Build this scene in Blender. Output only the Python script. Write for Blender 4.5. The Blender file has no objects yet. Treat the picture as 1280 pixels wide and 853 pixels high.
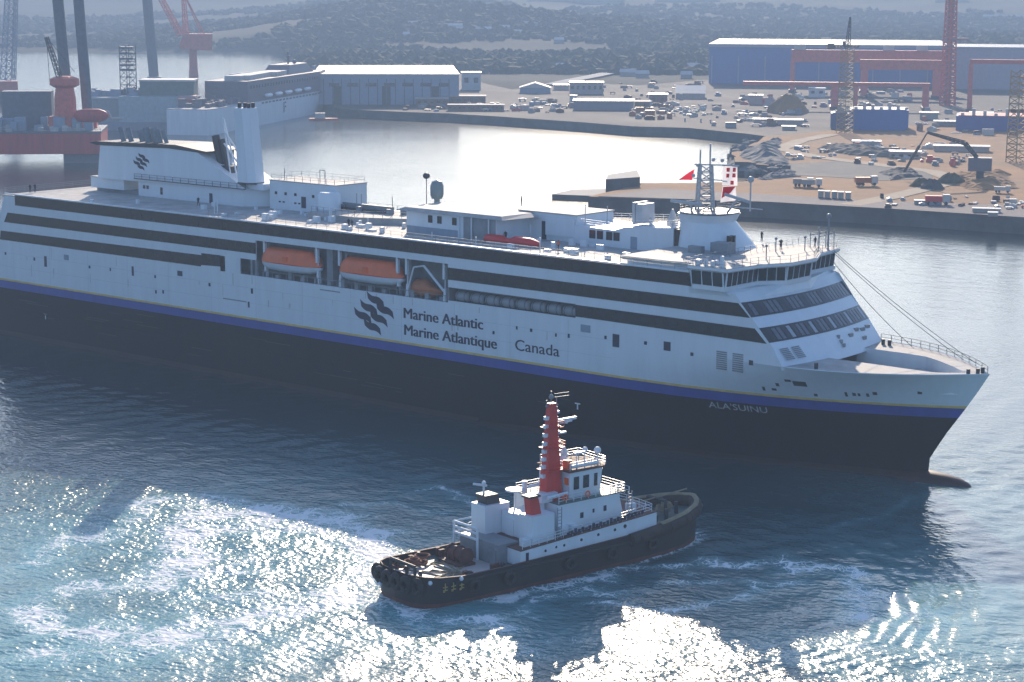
import bpy, bmesh, math, random
import numpy as np
from mathutils import Vector, Matrix
R = math.radians
random.seed(7)
S = bpy.context.scene
COL = S.collection

# ------------------------------------------------------------------ camera
FPX = 2500.0                                   # focal length in pixels of a 1280 px wide frame
PITCH, ROLL, YAW = 0.17759, 0.00324, -0.697
CAM = np.array([323.316, -243.934, 67.70])
FW = np.array([math.sin(YAW)*math.cos(PITCH), math.cos(YAW)*math.cos(PITCH), -math.sin(PITCH)])
RT0 = np.array([math.cos(YAW), -math.sin(YAW), 0.0])
UP0 = np.cross(RT0, FW)
RT = RT0*math.cos(ROLL) + UP0*math.sin(ROLL)
UP = -RT0*math.sin(ROLL) + UP0*math.cos(ROLL)
cam = bpy.data.cameras.new('camera')
cam.sensor_width = 36.0
cam.lens = FPX/1280*36.0
cam.clip_start, cam.clip_end = 1.0, 40000.0
camo = bpy.data.objects.new('camera', cam)
COL.objects.link(camo)
M3 = Matrix((RT, UP, -FW)).transposed()
camo.matrix_world = Matrix.Translation(CAM) @ M3.to_4x4()
S.camera = camo
S.render.engine = 'CYCLES'
S.cycles.use_denoising = True
S.cycles.max_bounces = 6
S.cycles.volume_bounces = 0
S.cycles.caustics_reflective = False
S.cycles.caustics_refractive = False
S.cycles.sample_clamp_indirect = 6.0
S.view_settings.view_transform = 'Standard'
S.view_settings.look = 'None'
S.view_settings.exposure = 0.76
S.view_settings.gamma = 1.0

# ------------------------------------------------------------------ sky and sun
SUN_EL = R(20.5)
SUN_H = Vector((-0.61, 0.79)).normalized()
SUN_DIR = Vector((SUN_H.x*math.cos(SUN_EL), SUN_H.y*math.cos(SUN_EL), math.sin(SUN_EL)))
W = bpy.data.worlds.new('World')
S.world = W
W.use_nodes = True
wn = W.node_tree
sky = wn.nodes.new('ShaderNodeTexSky')
sky.sky_type = 'NISHITA'
sky.sun_disc = False
sky.sun_elevation = SUN_EL*1.0
sky.sun_rotation = math.atan2(SUN_H.x, SUN_H.y)
sky.air_density = 1.0
sky.dust_density = 0.9
sky.ozone_density = 4.5
bg = wn.nodes['Background']
bg.inputs['Strength'].default_value = 0.14
wn.links.new(sky.outputs['Color'], bg.inputs['Color'])
sun = bpy.data.lights.new('sun', 'SUN')
sun.energy = 4.0
sun.angle = R(0.5)
sun.color = (1.0, 0.83, 0.64)
suno = bpy.data.objects.new('sun', sun)
COL.objects.link(suno)
suno.rotation_euler = SUN_DIR.to_track_quat('Z', 'Y').to_euler()

HAZE_DENSITY = 0.00038
HAZE_ANISO = 0.0
# ------------------------------------------------------------------ measuring helpers (pixel of the 1280x853 photo -> place in the world)
def ray(u, v):
    return FW + RT*(u-640)/FPX - UP*(v-426.5)/FPX
def at(u, v, z=0.0):
    d = ray(u, v); t = (z-CAM[2])/d[2]
    P = CAM + d*t
    return Vector((P[0], P[1], z))
def atY(u, v, y):
    d = ray(u, v); t = (y-CAM[1])/d[1]
    P = CAM + d*t
    return Vector((P[0], y, P[2]))
def zat(P, u, v):
    d = ray(u, v)
    t = math.hypot(P[0]-CAM[0], P[1]-CAM[1])/math.hypot(d[0], d[1])
    return CAM[2] + t*d[2]
def mpp(P):
    return math.dist((P[0], P[1], P[2]), CAM)/FPX

# ------------------------------------------------------------------ object helpers
def tag(o, label=None, cat=None, group=None, kind=None):
    if label: o['label'] = label
    if cat: o['category'] = cat
    if group: o['group'] = group
    if kind: o['kind'] = kind
    return o
def thing(name, label, cat, loc=(0, 0, 0), rz=0.0, group=None):
    o = bpy.data.objects.new(name, None)
    o.empty_display_size = 0.5
    COL.objects.link(o)
    o.location = loc
    o.rotation_euler = (0, 0, rz)
    return tag(o, label, cat, group)
def copy_tree(o, parent=None):
    c = o.copy(); COL.objects.link(c)
    if parent: c.parent = parent
    for ch in list(o.children): copy_tree(ch, c)
    return c

class MB:
    def __init__(s): s.v = []; s.f = []; s.runs = []
    def add(s, vs, fs):
        n = len(s.v); s.runs.append((n, len(s.f))); s.v += [tuple(p) for p in vs]; s.f += [tuple(i+n for i in f) for f in fs]; return s
    def box(s, x0, x1, y0, y1, z0, z1):
        return s.add([(x0,y0,z0),(x1,y0,z0),(x1,y1,z0),(x0,y1,z0),(x0,y0,z1),(x1,y0,z1),(x1,y1,z1),(x0,y1,z1)],
                     [(0,3,2,1),(4,5,6,7),(0,1,5,4),(1,2,6,5),(2,3,7,6),(3,0,4,7)])
    def tube(s, p, q, r, r2=None, n=6, caps=True):
        p = Vector(p); q = Vector(q); r2 = r if r2 is None else r2
        d = (q-p)
        if d.length < 1e-6: return s
        d.normalize()
        a = d.orthogonal().normalized(); b = d.cross(a)
        vs = []
        for k in range(n):
            t = 2*math.pi*k/n; e = a*math.cos(t)+b*math.sin(t)
            vs.append(p+e*r); vs.append(q+e*r2)
        fs = [(2*k, 2*((k+1) % n), 2*((k+1) % n)+1, 2*k+1) for k in range(n)]
        if caps:
            fs.append(tuple(2*k for k in reversed(range(n)))); fs.append(tuple(2*k+1 for k in range(n)))
        return s.add(vs, fs)
    def path(s, pts, r, n=5):
        for a, b in zip(pts[:-1], pts[1:]): s.tube(a, b, r, n=n)
        return s
    def prism(s, poly, z0, z1, top=None):
        """plan polygon (x,y) extruded; top = other polygon for a tapered solid"""
        n = len(poly); top = top or poly
        area = sum(poly[i][0]*poly[(i+1) % n][1]-poly[(i+1) % n][0]*poly[i][1] for i in range(n))
        if area < 0: poly = poly[::-1]; top = top[::-1]
        vs = [(p[0], p[1], z0) for p in poly]+[(p[0], p[1], z1) for p in top]
        fs = [tuple(reversed(range(n))), tuple(range(n, 2*n))]+[(i, (i+1) % n, n+(i+1) % n, n+i) for i in range(n)]
        return s.add(vs, fs)
    def prismY(s, poly, y0, y1):
        """side outline (x,z) extruded along y"""
        n = len(poly)
        area = sum(poly[i][0]*poly[(i+1) % n][1]-poly[(i+1) % n][0]*poly[i][1] for i in range(n))
        if area < 0: poly = poly[::-1]
        if y0 > y1: y0, y1 = y1, y0
        vs = [(p[0], y0, p[1]) for p in poly]+[(p[0], y1, p[1]) for p in poly]
        fs = [tuple(range(n)), tuple(reversed(range(n, 2*n)))]+[(i, n+i, n+(i+1) % n, (i+1) % n) for i in range(n)]
        return s.add(vs, fs)
    def loft(s, rings, cap=True, closed=True):
        n = len(rings[0]); b = len(s.v)
        vs = [p for r in rings for p in r]; fs = []
        for i in range(len(rings)-1):
            for k in range(n if closed else n-1):
                k2 = (k+1) % n
                fs.append((i*n+k, i*n+k2, (i+1)*n+k2, (i+1)*n+k))
        if cap and closed:
            fs.append(tuple(reversed(range(n)))); fs.append(tuple((len(rings)-1)*n+k for k in range(n)))
        return s.add(vs, fs)
    def lathe(s, prof, c=(0, 0, 0), n=12):
        rings = [[(c[0]+r*math.cos(2*math.pi*k/n), c[1]+r*math.sin(2*math.pi*k/n), c[2]+z) for k in range(n)] for r, z in prof]
        return s.loft(rings)
    def ball(s, c, rx, ry=None, rz=None, n=10, m=6):
        ry = rx if ry is None else ry; rz = rx if rz is None else rz
        rings = []
        for i in range(m+1):
            t = -math.pi/2+math.pi*i/m; cr = max(math.cos(t), 0.02)
            rings.append([(c[0]+rx*cr*math.cos(2*math.pi*k/n), c[1]+ry*cr*math.sin(2*math.pi*k/n), c[2]+rz*math.sin(t)) for k in range(n)])
        return s.loft(rings)
    def torus(s, c, R_, r, axis='y', n=14, m=6):
        rings = []
        for i in range(n):
            t = 2*math.pi*i/n; ring = []
            for k in range(m):
                q = 2*math.pi*k/m; rr = R_+r*math.cos(q); h = r*math.sin(q)
                a, b = rr*math.cos(t), rr*math.sin(t)
                ring.append((c[0]+a, c[1]+h, c[2]+b) if axis == 'y' else ((c[0]+h, c[1]+a, c[2]+b) if axis == 'x' else (c[0]+a, c[1]+b, c[2]+h)))
            rings.append(ring)
        rings.append(rings[0])
        return s.loft(rings, cap=False)
    def lattice(s, p, q, w0, w1, nseg, r, n=4):
        p = Vector(p); q = Vector(q); d = (q-p).normalized()
        a = d.orthogonal().normalized(); b = d.cross(a)
        def c(i, k):
            t = i/nseg; w = w0+(w1-w0)*t; sx, sy = ((1, 1), (-1, 1), (-1, -1), (1, -1))[k % 4]
            return p+(q-p)*t+a*sx*w/2+b*sy*w/2
        for k in range(4):
            s.tube(c(0, k), c(nseg, k), r, n=n)
            for i in range(nseg):
                s.tube(c(i, k), c(i+1, k+1) if i % 2 else c(i+1, k+1), r*.65, n=3, caps=False)
                s.tube(c(i, k), c(i, k+1), r*.65, n=3, caps=False)
        return s
    def rail(s, pts, h=1.1, step=2.0, r=0.035, bars=3, closed=False):
        pts = [Vector(p) for p in pts]
        if closed: pts.append(pts[0])
        for a, b in zip(pts[:-1], pts[1:]):
            n = max(1, int((b-a).length/step))
            for i in range(n+1):
                p = a.lerp(b, i/n); s.tube(p, p+Vector((0, 0, h)), r, n=4)
            for k in range(bars):
                z = Vector((0, 0, h*(k+1)/bars)); s.tube(a+z, b+z, r*.85, n=4)
        return s
    def each(s, name, m, parent=None, smooth=False, auto=None):
        """every piece that was added becomes an object of its own"""
        ends = s.runs[1:]+[(len(s.v), len(s.f))]; out = []
        for (v0, f0), (v1, f1) in zip(s.runs, ends):
            q = MB(); q.add(s.v[v0:v1], [tuple(i-v0 for i in f) for f in s.f[f0:f1]]); out.append(q.build(name, m, parent, smooth, auto=auto))
        return out
    def build(s, name, m, parent=None, smooth=False, loc=None, auto=None):
        me = bpy.data.meshes.new(name)
        me.from_pydata(s.v, [], s.f); me.update()
        o = bpy.data.objects.new(name, me); COL.objects.link(o)
        if m is not None: me.materials.append(m)
        if smooth:
            me.polygons.foreach_set('use_smooth', [True]*len(me.polygons))
            if auto is not None: me.set_sharp_from_angle(angle=R(auto))
        if parent: o.parent = parent
        if loc is not None: o.location = loc
        return o

# ------------------------------------------------------------------ materials
MATS = {}
def mat(name, col, rough=0.5, metal=0.0, var=0.12, scale=0.6, bump=0.0, bscale=6.0, streak=False, spec=0.5, detail=5.0):
    if name in MATS: return MATS[name]
    m = bpy.data.materials.new(name); m.use_nodes = True; MATS[name] = m
    nt = m.node_tree; N = nt.nodes; L = nt.links
    bs = N['Principled BSDF']
    bs.inputs['Roughness'].default_value = rough
    bs.inputs['Metallic'].default_value = metal
    bs.inputs['Specular IOR Level'].default_value = spec
    tc = N.new('ShaderNodeTexCoord')
    vec = tc.outputs['Object']
    if streak:
        mp = N.new('ShaderNodeMapping'); mp.inputs['Scale'].default_value = (1, 1, 0.12)
        L.new(vec, mp.inputs['Vector']); vec = mp.outputs['Vector']
    no = N.new('ShaderNodeTexNoise'); no.inputs['Scale'].default_value = scale; no.inputs['Detail'].default_value = detail
    no.inputs['Roughness'].default_value = 0.65
    L.new(vec, no.inputs['Vector'])
    rp = N.new('ShaderNodeValToRGB')
    c = np.array(col)
    rp.color_ramp.elements[0].position = 0.3; rp.color_ramp.elements[1].position = 0.7
    rp.color_ramp.elements[0].color = (*np.clip(c*(1-var*1.3), 0, 1), 1)
    rp.color_ramp.elements[1].color = (*np.clip(c*(1+var*.7), 0, 1), 1)
    L.new(no.outputs['Fac'], rp.inputs['Fac']); L.new(rp.outputs['Color'], bs.inputs['Base Color'])
    rr = N.new('ShaderNodeMath'); rr.operation = 'MULTIPLY_ADD'
    rr.inputs[1].default_value = 0.25; rr.inputs[2].default_value = max(rough-0.12, 0.03)
    L.new(no.outputs['Fac'], rr.inputs[0]); L.new(rr.outputs[0], bs.inputs['Roughness'])
    if bump > 0:
        n2 = N.new('ShaderNodeTexNoise'); n2.inputs['Scale'].default_value = bscale; n2.inputs['Detail'].default_value = 4
        L.new(tc.outputs['Object'], n2.inputs['Vector'])
        b = N.new('ShaderNodeBump'); b.inputs['Strength'].default_value = 0.14
        L.new(n2.outputs['Fac'], b.inputs['Height']); L.new(b.outputs['Normal'], bs.inputs['Normal'])
    return m

WHITE = mat('white_paint', (0.70, 0.745, 0.79), 0.38, var=0.05, scale=0.5, streak=True)
DECK = mat('pale_deck_paint', (0.46, 0.445, 0.425), 0.7, var=0.3, scale=0.35, spec=0.2, detail=8)
BLACKHULL = mat('black_hull_paint', (0.008, 0.0055, 0.005), 0.5, var=0.5, scale=0.25, streak=True, spec=0.2)
NAVY = mat('navy_paint', (0.012, 0.02, 0.055), 0.35, var=0.2)
BLUE = mat('blue_stripe_paint', (0.05, 0.075, 0.33), 0.35, var=0.15, streak=True)
YELLOW = mat('yellow_stripe_paint', (0.72, 0.50, 0.12), 0.4, var=0.15)
BAND = mat('dark_window_band', (0.022, 0.019, 0.021), 0.2, var=0.25, scale=0.8)
GLASS = mat('dark_glass', (0.012, 0.014, 0.02), 0.06, var=0.3, scale=0.7, spec=0.7)
BLINDS = mat('pale_window_blind', (0.34, 0.37, 0.42), 0.35, var=0.15, scale=2)
GREY = mat('grey_steel', (0.25, 0.27, 0.29), 0.5, var=0.2)
DARK = mat('dark_steel', (0.045, 0.045, 0.05), 0.5, var=0.3)
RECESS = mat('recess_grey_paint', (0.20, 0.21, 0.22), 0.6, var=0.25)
ORANGE = mat('orange_canopy', (0.85, 0.15, 0.03), 0.4, var=0.12)
RED = mat('red_paint', (0.66, 0.045, 0.03), 0.45, var=0.18, streak=True)
BRIGHTRED = mat('bright_red_cover', (0.72, 0.03, 0.03), 0.5, var=0.1)
CRANERED = mat('crane_red', (0.72, 0.13, 0.09), 0.55, var=0.2)
RUST = mat('rust_brown', (0.13, 0.045, 0.03), 0.7, var=0.4, bump=0.3)
RUBBER = mat('black_rubber', (0.025, 0.022, 0.02), 0.75, var=0.4, bump=0.4, bscale=4)
ROPE = mat('tan_rope', (0.30, 0.24, 0.15), 0.85, var=0.3, bump=0.4, bscale=12)
TEAL = mat('pale_teal_paint', (0.33, 0.43, 0.45), 0.5, var=0.15)
LEGGREY = mat('leg_blue_grey', (0.10, 0.13, 0.16), 0.5, var=0.2)
BLUESHED = mat('blue_cladding', (0.05, 0.16, 0.42), 0.5, var=0.1)
SHEDGREY = mat('grey_blue_cladding', (0.26, 0.32, 0.40), 0.55, var=0.12)
ROOFW = mat('white_roof_sheet', (0.60, 0.565, 0.52), 0.5, var=0.25, scale=0.1)
CONC = mat('pale_concrete', (0.42, 0.39, 0.35), 0.85, var=0.2, scale=0.3, bump=0.3)
BRICK = mat('brown_brick', (0.27, 0.16, 0.11), 0.8, var=0.3)
WALLTAN = mat('pinkish_render', (0.50, 0.41, 0.36), 0.75, var=0.15)
DIRT = mat('bare_earth', (0.40, 0.195, 0.07), 0.95, var=0.45, scale=0.035, bump=0.4, bscale=0.5, detail=9)
QUAYSIDE = mat('dark_quay_wall', (0.10, 0.10, 0.10), 0.85, var=0.5, scale=0.12, bump=0.5, bscale=0.7, detail=8)
YARD = mat('yard_ground', (0.080, 0.062, 0.052), 0.9, var=0.6, scale=0.03, bump=0.4, bscale=0.3, detail=10)
ROCK = mat('grey_rock', (0.17, 0.165, 0.16), 0.9, var=0.4, scale=0.5, bump=0.6, bscale=1.2)
OCHRE = mat('ochre_lattice_paint', (0.42, 0.28, 0.10), 0.6, var=0.2)
SKIN = mat('skin', (0.45, 0.27, 0.19), 0.55, var=0.1)
CLOTHD = mat('dark_work_clothes', (0.018, 0.018, 0.022), 0.85, var=0.3, scale=5)
CLOTHN = mat('navy_trousers', (0.015, 0.018, 0.03), 0.85, var=0.3, scale=5)
CLOTHO = mat('orange_overalls', (0.55, 0.12, 0.03), 0.8, var=0.2, scale=5)
def cloth(name, col):
    m = bpy.data.materials.new(name); m.use_nodes = True; N = m.node_tree.nodes; L = m.node_tree.links
    bs = N['Principled BSDF']; bs.inputs['Base Color'].default_value = (*col, 1); bs.inputs['Roughness'].default_value = .85
    tr = N.new('ShaderNodeBsdfTranslucent'); tr.inputs['Color'].default_value = (*col, 1)
    mx = N.new('ShaderNodeMixShader'); mx.inputs['Fac'].default_value = .55
    L.new(bs.outputs[0], mx.inputs[1]); L.new(tr.outputs[0], mx.inputs[2]); L.new(mx.outputs[0], N['Material Output'].inputs['Surface'])
    return m
FLAGR = cloth('red_cloth', (.72, .02, .05)); FLAGW = cloth('white_cloth', (.85, .80, .80))
GREEN = mat('green_deck_paint', (0.10, 0.16, 0.14), 0.55, var=0.2)
PINKDECK = mat('pale_pink_deck', (0.56, 0.47, 0.43), 0.5, var=0.18, scale=0.5)
ORANGEDK = mat('dark_orange_paint', (0.45, 0.13, 0.03), 0.5, var=0.2)

# ================================================================== SETTING: water, land, hills
rng = np.random.default_rng(5)
PERM = rng.permutation(512)
def vnoise(x, y, seed=0):
    xi = np.floor(x).astype(int); yi = np.floor(y).astype(int)
    fx = x-xi; fy = y-yi
    fx = fx*fx*(3-2*fx); fy = fy*fy*(3-2*fy)
    def h(a, b): return PERM[(PERM[(a+seed*17) & 511]+b) & 511]/511.0
    return (h(xi, yi)*(1-fx)+h(xi+1, yi)*fx)*(1-fy)+(h(xi, yi+1)*(1-fx)+h(xi+1, yi+1)*fx)*fy
def fbm(x, y, o=4, seed=0, g=0.5):
    s = 0; a = 1; t = 0
    for i in range(o):
        s = s+a*vnoise(x*2**i, y*2**i, seed+i); t += a; a *= g
    return s/t
def segdist(px, py, pts):
    """distance to a polyline, and the fraction along it"""
    best = np.full(px.shape, 1e9); tt = np.zeros(px.shape)
    n = len(pts)-1
    for i in range(n):
        ax, ay = pts[i]; bx, by = pts[i+1]
        dx, dy = bx-ax, by-ay
        t = np.clip(((px-ax)*dx+(py-ay)*dy)/(dx*dx+dy*dy), 0, 1)
        d = np.hypot(px-ax-t*dx, py-ay-t*dy)
        m = d < best
        best = np.where(m, d, best); tt = np.where(m, (i+t)/n, tt)
    return best, tt

TUG_H = R(79.0)
TUG_O = Vector((173.76, -87.28, 0.0))+Vector(RT0)*1.35+Vector((-FW[0], -FW[1], 0)).normalized()*2.7+Vector((0, 0, .95))
th = Vector((math.cos(TUG_H), math.sin(TUG_H), 0))

def build_water():
    na = 520
    ang = np.linspace(R(-27), R(27), na)
    rr = [90.0]
    while rr[-1] < 345: rr.append(rr[-1]+(2.0 if rr[-1] < 165 else 0.42))
    st = 0.45
    while rr[-1] < 9500: rr.append(rr[-1]+st); st *= 1.055
    rr = np.array(rr); nr = len(rr)
    A, D = np.meshgrid(ang, rr)
    X = CAM[0]+D*np.sin(YAW+A); Y = CAM[1]+D*np.cos(YAW+A)
    near = np.clip((420-D)/60, 0, 1)
    # harbour chop
    z = np.zeros_like(X)
    r2 = np.random.default_rng(3)
    for i in range(26):
        wl = r2.uniform(1.8, 9.0); th_ = R(200)+r2.normal(0, 0.75)
        k = 2*math.pi/wl
        z += 0.0022*wl*np.sin(k*(X*math.cos(th_)+Y*math.sin(th_))+r2.uniform(0, 6.28))*(.4+1.2*vnoise(X/17+i*3, Y/17, i))
    z *= near*np.clip(1-(Y-5)/40*.7, .3, 1)
    # the turning wash: curved ridges spreading from the tug's bow
    arc = [tuple(at(u, v)[:2]) for u, v in [(1080, 672), (1125, 705), (1148, 740), (1152, 775), (1125, 805), (1050, 830), (960, 848), (860, 870)]]
    d, t = segdist(X, Y, arc)
    cx, cy = at(900, 742)[:2]
    inside = np.hypot(X-cx, Y-cy) < np.hypot(*(np.array(arc[3])-np.array([cx, cy])))*1.0
    wob = (fbm(X/6, Y/6, 4, 40)-.5)*3.2
    amp = np.exp(-(d/7.5)**2)*np.sin(np.pi*np.clip(t*.96+.04, 0, 1))**.5
    z += .062*np.sin(2*math.pi*(d+wob)/2.1)*amp*(.25+1.5*vnoise(X/2.2, Y/2.2, 91))
    # foam streaks, traced on the sea surface
    foam = np.zeros_like(X)
    wx = (fbm(X/7, Y/7, 3, 11)-.5)*9; wy = (fbm(X/7, Y/7, 3, 23)-.5)*9
    XW, YW = X+wx, Y+wy
    strokes = [
        ([(470, 690), (440, 662), (395, 650), (330, 640), (270, 640), (225, 650), (215, 672), (232, 700)], 3.6, 1.15),
        ([(330, 660), (280, 655), (240, 668), (232, 700), (255, 715)], 3.4, .75),
        ([(160, 648), (200, 632), (250, 622), (290, 628)], 2.8, .8),
        ([(52, 698), (85, 680), (112, 672), (132, 660)], 3.0, .75),
        ([(92, 742), (130, 728), (175, 735), (205, 722), (232, 706)], 3.0, .7),
        ([(38, 760), (70, 778), (120, 782), (170, 796), (215, 806), (262, 798), (310, 780), (375, 758), (440, 742), (490, 735)], 3.4, .95),
        ([(225, 792), (250, 778), (262, 800)], 3.2, .8),
        ([(0, 828), (50, 822), (100, 812), (150, 812)], 2.6, .55),
        ([(250, 750), (330, 743), (400, 740), (460, 726)], 2.2, .6),
        ([(455, 692), (468, 722), (490, 752), (540, 772), (600, 778)], 3.4, .9),
        ([(300, 700), (330, 690), (310, 715), (360, 712)], 1.6, .5),
        ([(640, 745), (690, 735), (760, 722), (850, 705), (900, 700), (950, 697), (1010, 708), (1065, 716), (1092, 738), (1090, 766)], 2.3, .62),
        ([(760, 752), (850, 758), (905, 750), (950, 742), (940, 732)], 1.5, .5),
        ([(660, 765), (740, 740), (830, 728), (930, 722), (1010, 728)], 1.6, .42),
        ([(520, 618), (560, 612), (620, 640), (590, 655)], 1.6, .35),
        ([(430, 628), (500, 632), (560, 640)], 1.4, .38),
        ([(1163, 604), (1195, 606), (1216, 598)], 0.9, .9),
        ([(1150, 612), (1120, 634), (1060, 660)], 1.0, .22),
        ([(330, 800), (450, 800), (560, 812), (700, 800), (860, 800), (1000, 815), (1110, 800), (1140, 770)], 5.5, .33),
    ]
    for px, w, k in strokes:
        pts = [tuple(at(u, v)[:2]) for u, v in px]
        dd, tt = segdist(XW, YW, pts)
        foam = np.maximum(foam, k*(.78 if px[0][0] < 480 else .92)*np.exp(-(dd/(w*1.0))**2))
    # lace: ridged noise breaks the streaks into threads
    rid = 1-np.abs(2*fbm(X/3.1+wx*.25, Y/3.1+wy*.25, 4, 61, .55)-1)*2.4
    rid2 = 1-np.abs(2*fbm(X/1.25+wx*.3, Y/1.25, 3, 77)-1)*2.0
    lace = np.clip(.62*rid+.38*rid2, 0, 1)
    foam = np.clip(foam*(0.05+1.5*fbm(X/4.0+wx*.2, Y/4.0, 4, 61, .6)), 0, 1.1)
    # thin churn at the tug's own waterline
    loc = np.stack([X-TUG_O.x, Y-TUG_O.y], -1)
    lx = loc[..., 0]*th.x+loc[..., 1]*th.y; ly = -loc[..., 0]*th.y+loc[..., 1]*th.x
    hull = np.maximum(np.abs(lx-21.5)/22.5, 0)**2.6+(np.abs(ly)/5.6)**2.6
    foam = np.maximum(foam, .55*np.exp(-((hull-1.1)/.28)**2)*(.3+lace))
    V = np.stack([X, Y, z], -1).reshape(-1, 3)
    idx = np.arange(nr*na).reshape(nr, na)
    q = np.stack([idx[:-1, :-1], idx[:-1, 1:], idx[1:, 1:], idx[1:, :-1]], -1).reshape(-1, 4)[:, ::-1]
    me = bpy.data.meshes.new('water')
    me.vertices.add(len(V)); me.vertices.foreach_set('co', V.ravel())
    me.loops.add(q.size); me.loops.foreach_set('vertex_index', q.ravel().astype(np.int32))
    me.polygons.add(len(q)); me.polygons.foreach_set('loop_start', np.arange(0, q.size, 4, dtype=np.int32))
    me.polygons.foreach_set('use_smooth', np.ones(len(q), dtype=bool))
    me.update(calc_edges=True)
    churn_sunlit = np.zeros_like(X)  # churned water, spread over sunlit areas to paint them lighter than the shaded lee
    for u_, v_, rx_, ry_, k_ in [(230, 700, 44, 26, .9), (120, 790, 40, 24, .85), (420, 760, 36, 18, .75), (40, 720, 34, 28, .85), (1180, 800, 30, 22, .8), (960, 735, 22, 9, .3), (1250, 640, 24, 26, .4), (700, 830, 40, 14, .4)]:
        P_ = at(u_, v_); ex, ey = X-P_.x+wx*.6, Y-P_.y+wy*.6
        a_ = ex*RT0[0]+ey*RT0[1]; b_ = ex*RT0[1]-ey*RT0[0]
        churn_sunlit = np.maximum(churn_sunlit, k_*np.exp(-(a_/rx_)**2-(b_/(ry_*1.8))**2))
    churn_sunlit *= .55+.75*fbm(X/9+wx*.2, Y/9+wy*.2, 4, 55)
    ac = me.attributes.new('churn_sunlit', 'FLOAT', 'POINT'); ac.data.foreach_set('value', churn_sunlit.ravel().astype(np.float32))
    at_ = me.attributes.new('foam', 'FLOAT', 'POINT'); at_.data.foreach_set('value', foam.ravel().astype(np.float32))
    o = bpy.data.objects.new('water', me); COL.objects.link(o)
    m = bpy.data.materials.new('harbour_water'); m.use_nodes = True
    nt = m.node_tree; N = nt.nodes; L = nt.links
    bs = N['Principled BSDF']
    bs.inputs['Base Color'].default_value = (0.012, 0.075, 0.105, 1)
    bs.inputs['Roughness'].default_value = 0.08
    bs.inputs['IOR'].default_value = 1.333
    geo = N.new('ShaderNodeNewGeometry')
    def noise(scale, det, sx=1, sy=1):
        mp = N.new('ShaderNodeMapping'); mp.inputs['Scale'].default_value = (sx, sy, 1); mp.inputs['Rotation'].default_value = (0, 0, R(-37))
        n = N.new('ShaderNodeTexNoise'); n.inputs['Scale'].default_value = scale; n.inputs['Detail'].default_value = det
        L.new(geo.outputs['Position'], mp.inputs['Vector']); L.new(mp.outputs['Vector'], n.inputs['Vector'])
        return n.outputs['Fac']
    n1 = noise(0.30, 2, 0.55, 1.0); n2 = noise(1.3, 1.5, .75, 1.0); n3 = noise(4.2, 1)
    def math2(op, a, b):
        x = N.new('ShaderNodeMath'); x.operation = op
        for i, s in enumerate((a, b)):
            if isinstance(s, (int, float)): x.inputs[i].default_value = s
            else: L.new(s, x.inputs[i])
        return x.outputs[0]
    h = math2('ADD', math2('MULTIPLY', n1, 0.75), math2('ADD', math2('MULTIPLY', n2, 0.42), math2('MULTIPLY', n3, 0.05)))
    # calm and ruffled patches
    patch = N.new('ShaderNodeMapRange'); L.new(noise(0.018, 3), patch.inputs['Value'])
    patch.inputs['From Min'].default_value = .35; patch.inputs['From Max'].default_value = .65
    patch.inputs['To Min'].default_value = .45; patch.inputs['To Max'].default_value = 1.0
    sx = N.new('ShaderNodeSeparateXYZ'); L.new(geo.outputs['Position'], sx.inputs[0])
    nrmY = N.new('ShaderNodeMapRange'); nrmY.inputs['From Min'].default_value = -120; nrmY.inputs['From Max'].default_value = 80; L.new(sx.outputs['Y'], nrmY.inputs['Value'])
    shel = N.new('ShaderNodeValToRGB'); L.new(nrmY.outputs[0], shel.inputs['Fac'])   # calm in the ferry's lee and in the basin behind it
    el = shel.color_ramp.elements
    el[0].position = .22; el[0].color = (1, 1, 1, 1); el[1].position = .95; el[1].color = (.16, .16, .16, 1)
    for pp_, vv_ in ((.30, .62), (.38, .26), (.52, .20), (.62, .27)):
        q_ = el.new(pp_); q_.color = (vv_, vv_, vv_, 1)
    rgh = N.new('ShaderNodeValToRGB'); L.new(nrmY.outputs[0], rgh.inputs['Fac'])     # unresolved ripples: rough in the tug's wash, smooth in the lee
    er = rgh.color_ramp.elements
    er[0].position = .24; er[0].color = (.22, .22, .22, 1); er[1].position = .95; er[1].color = (.13, .13, .13, 1)
    for pp_, vv_ in ((.31, .19), (.38, .12), (.52, .10), (.62, .13)):
        q_ = er.new(pp_); q_.color = (vv_, vv_, vv_, 1)
    L.new(rgh.outputs['Color'], bs.inputs['Roughness'])
    b = N.new('ShaderNodeBump'); b.inputs['Distance'].default_value = 0.95
    L.new(math2('MULTIPLY', patch.outputs[0], shel.outputs[0]), b.inputs['Strength']); L.new(h, b.inputs['Height']); L.new(b.outputs['Normal'], bs.inputs['Normal'])
    # lacy foam: cell edges of a warped pattern, filling in where the wash is thick
    fa = N.new('ShaderNodeAttribute'); fa.attribute_name = 'foam'
    wn1 = N.new('ShaderNodeTexNoise'); wn1.inputs['Scale'].default_value = .32; wn1.inputs['Detail'].default_value = 2
    L.new(geo.outputs['Position'], wn1.inputs['Vector'])
    wv = N.new('ShaderNodeVectorMath'); wv.operation = 'MULTIPLY_ADD'; wv.inputs[1].default_value = (3.6, 3.6, 0)
    L.new(wn1.outputs['Color'], wv.inputs[0]); L.new(geo.outputs['Position'], wv.inputs[2])
    flat = N.new('ShaderNodeVectorMath'); flat.operation = 'MULTIPLY'; flat.inputs[1].default_value = (1, 1, 0); L.new(wv.outputs[0], flat.inputs[0])
    def vor(scale):
        vo = N.new('ShaderNodeTexVoronoi'); vo.feature = 'DISTANCE_TO_EDGE'; vo.inputs['Scale'].default_value = scale
        L.new(flat.outputs[0], vo.inputs['Vector']); return vo.outputs['Distance']
    e = math2('MINIMUM', math2('MULTIPLY', vor(.36), 1.0), math2('MULTIPLY', vor(1.3), 1.25))
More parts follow.
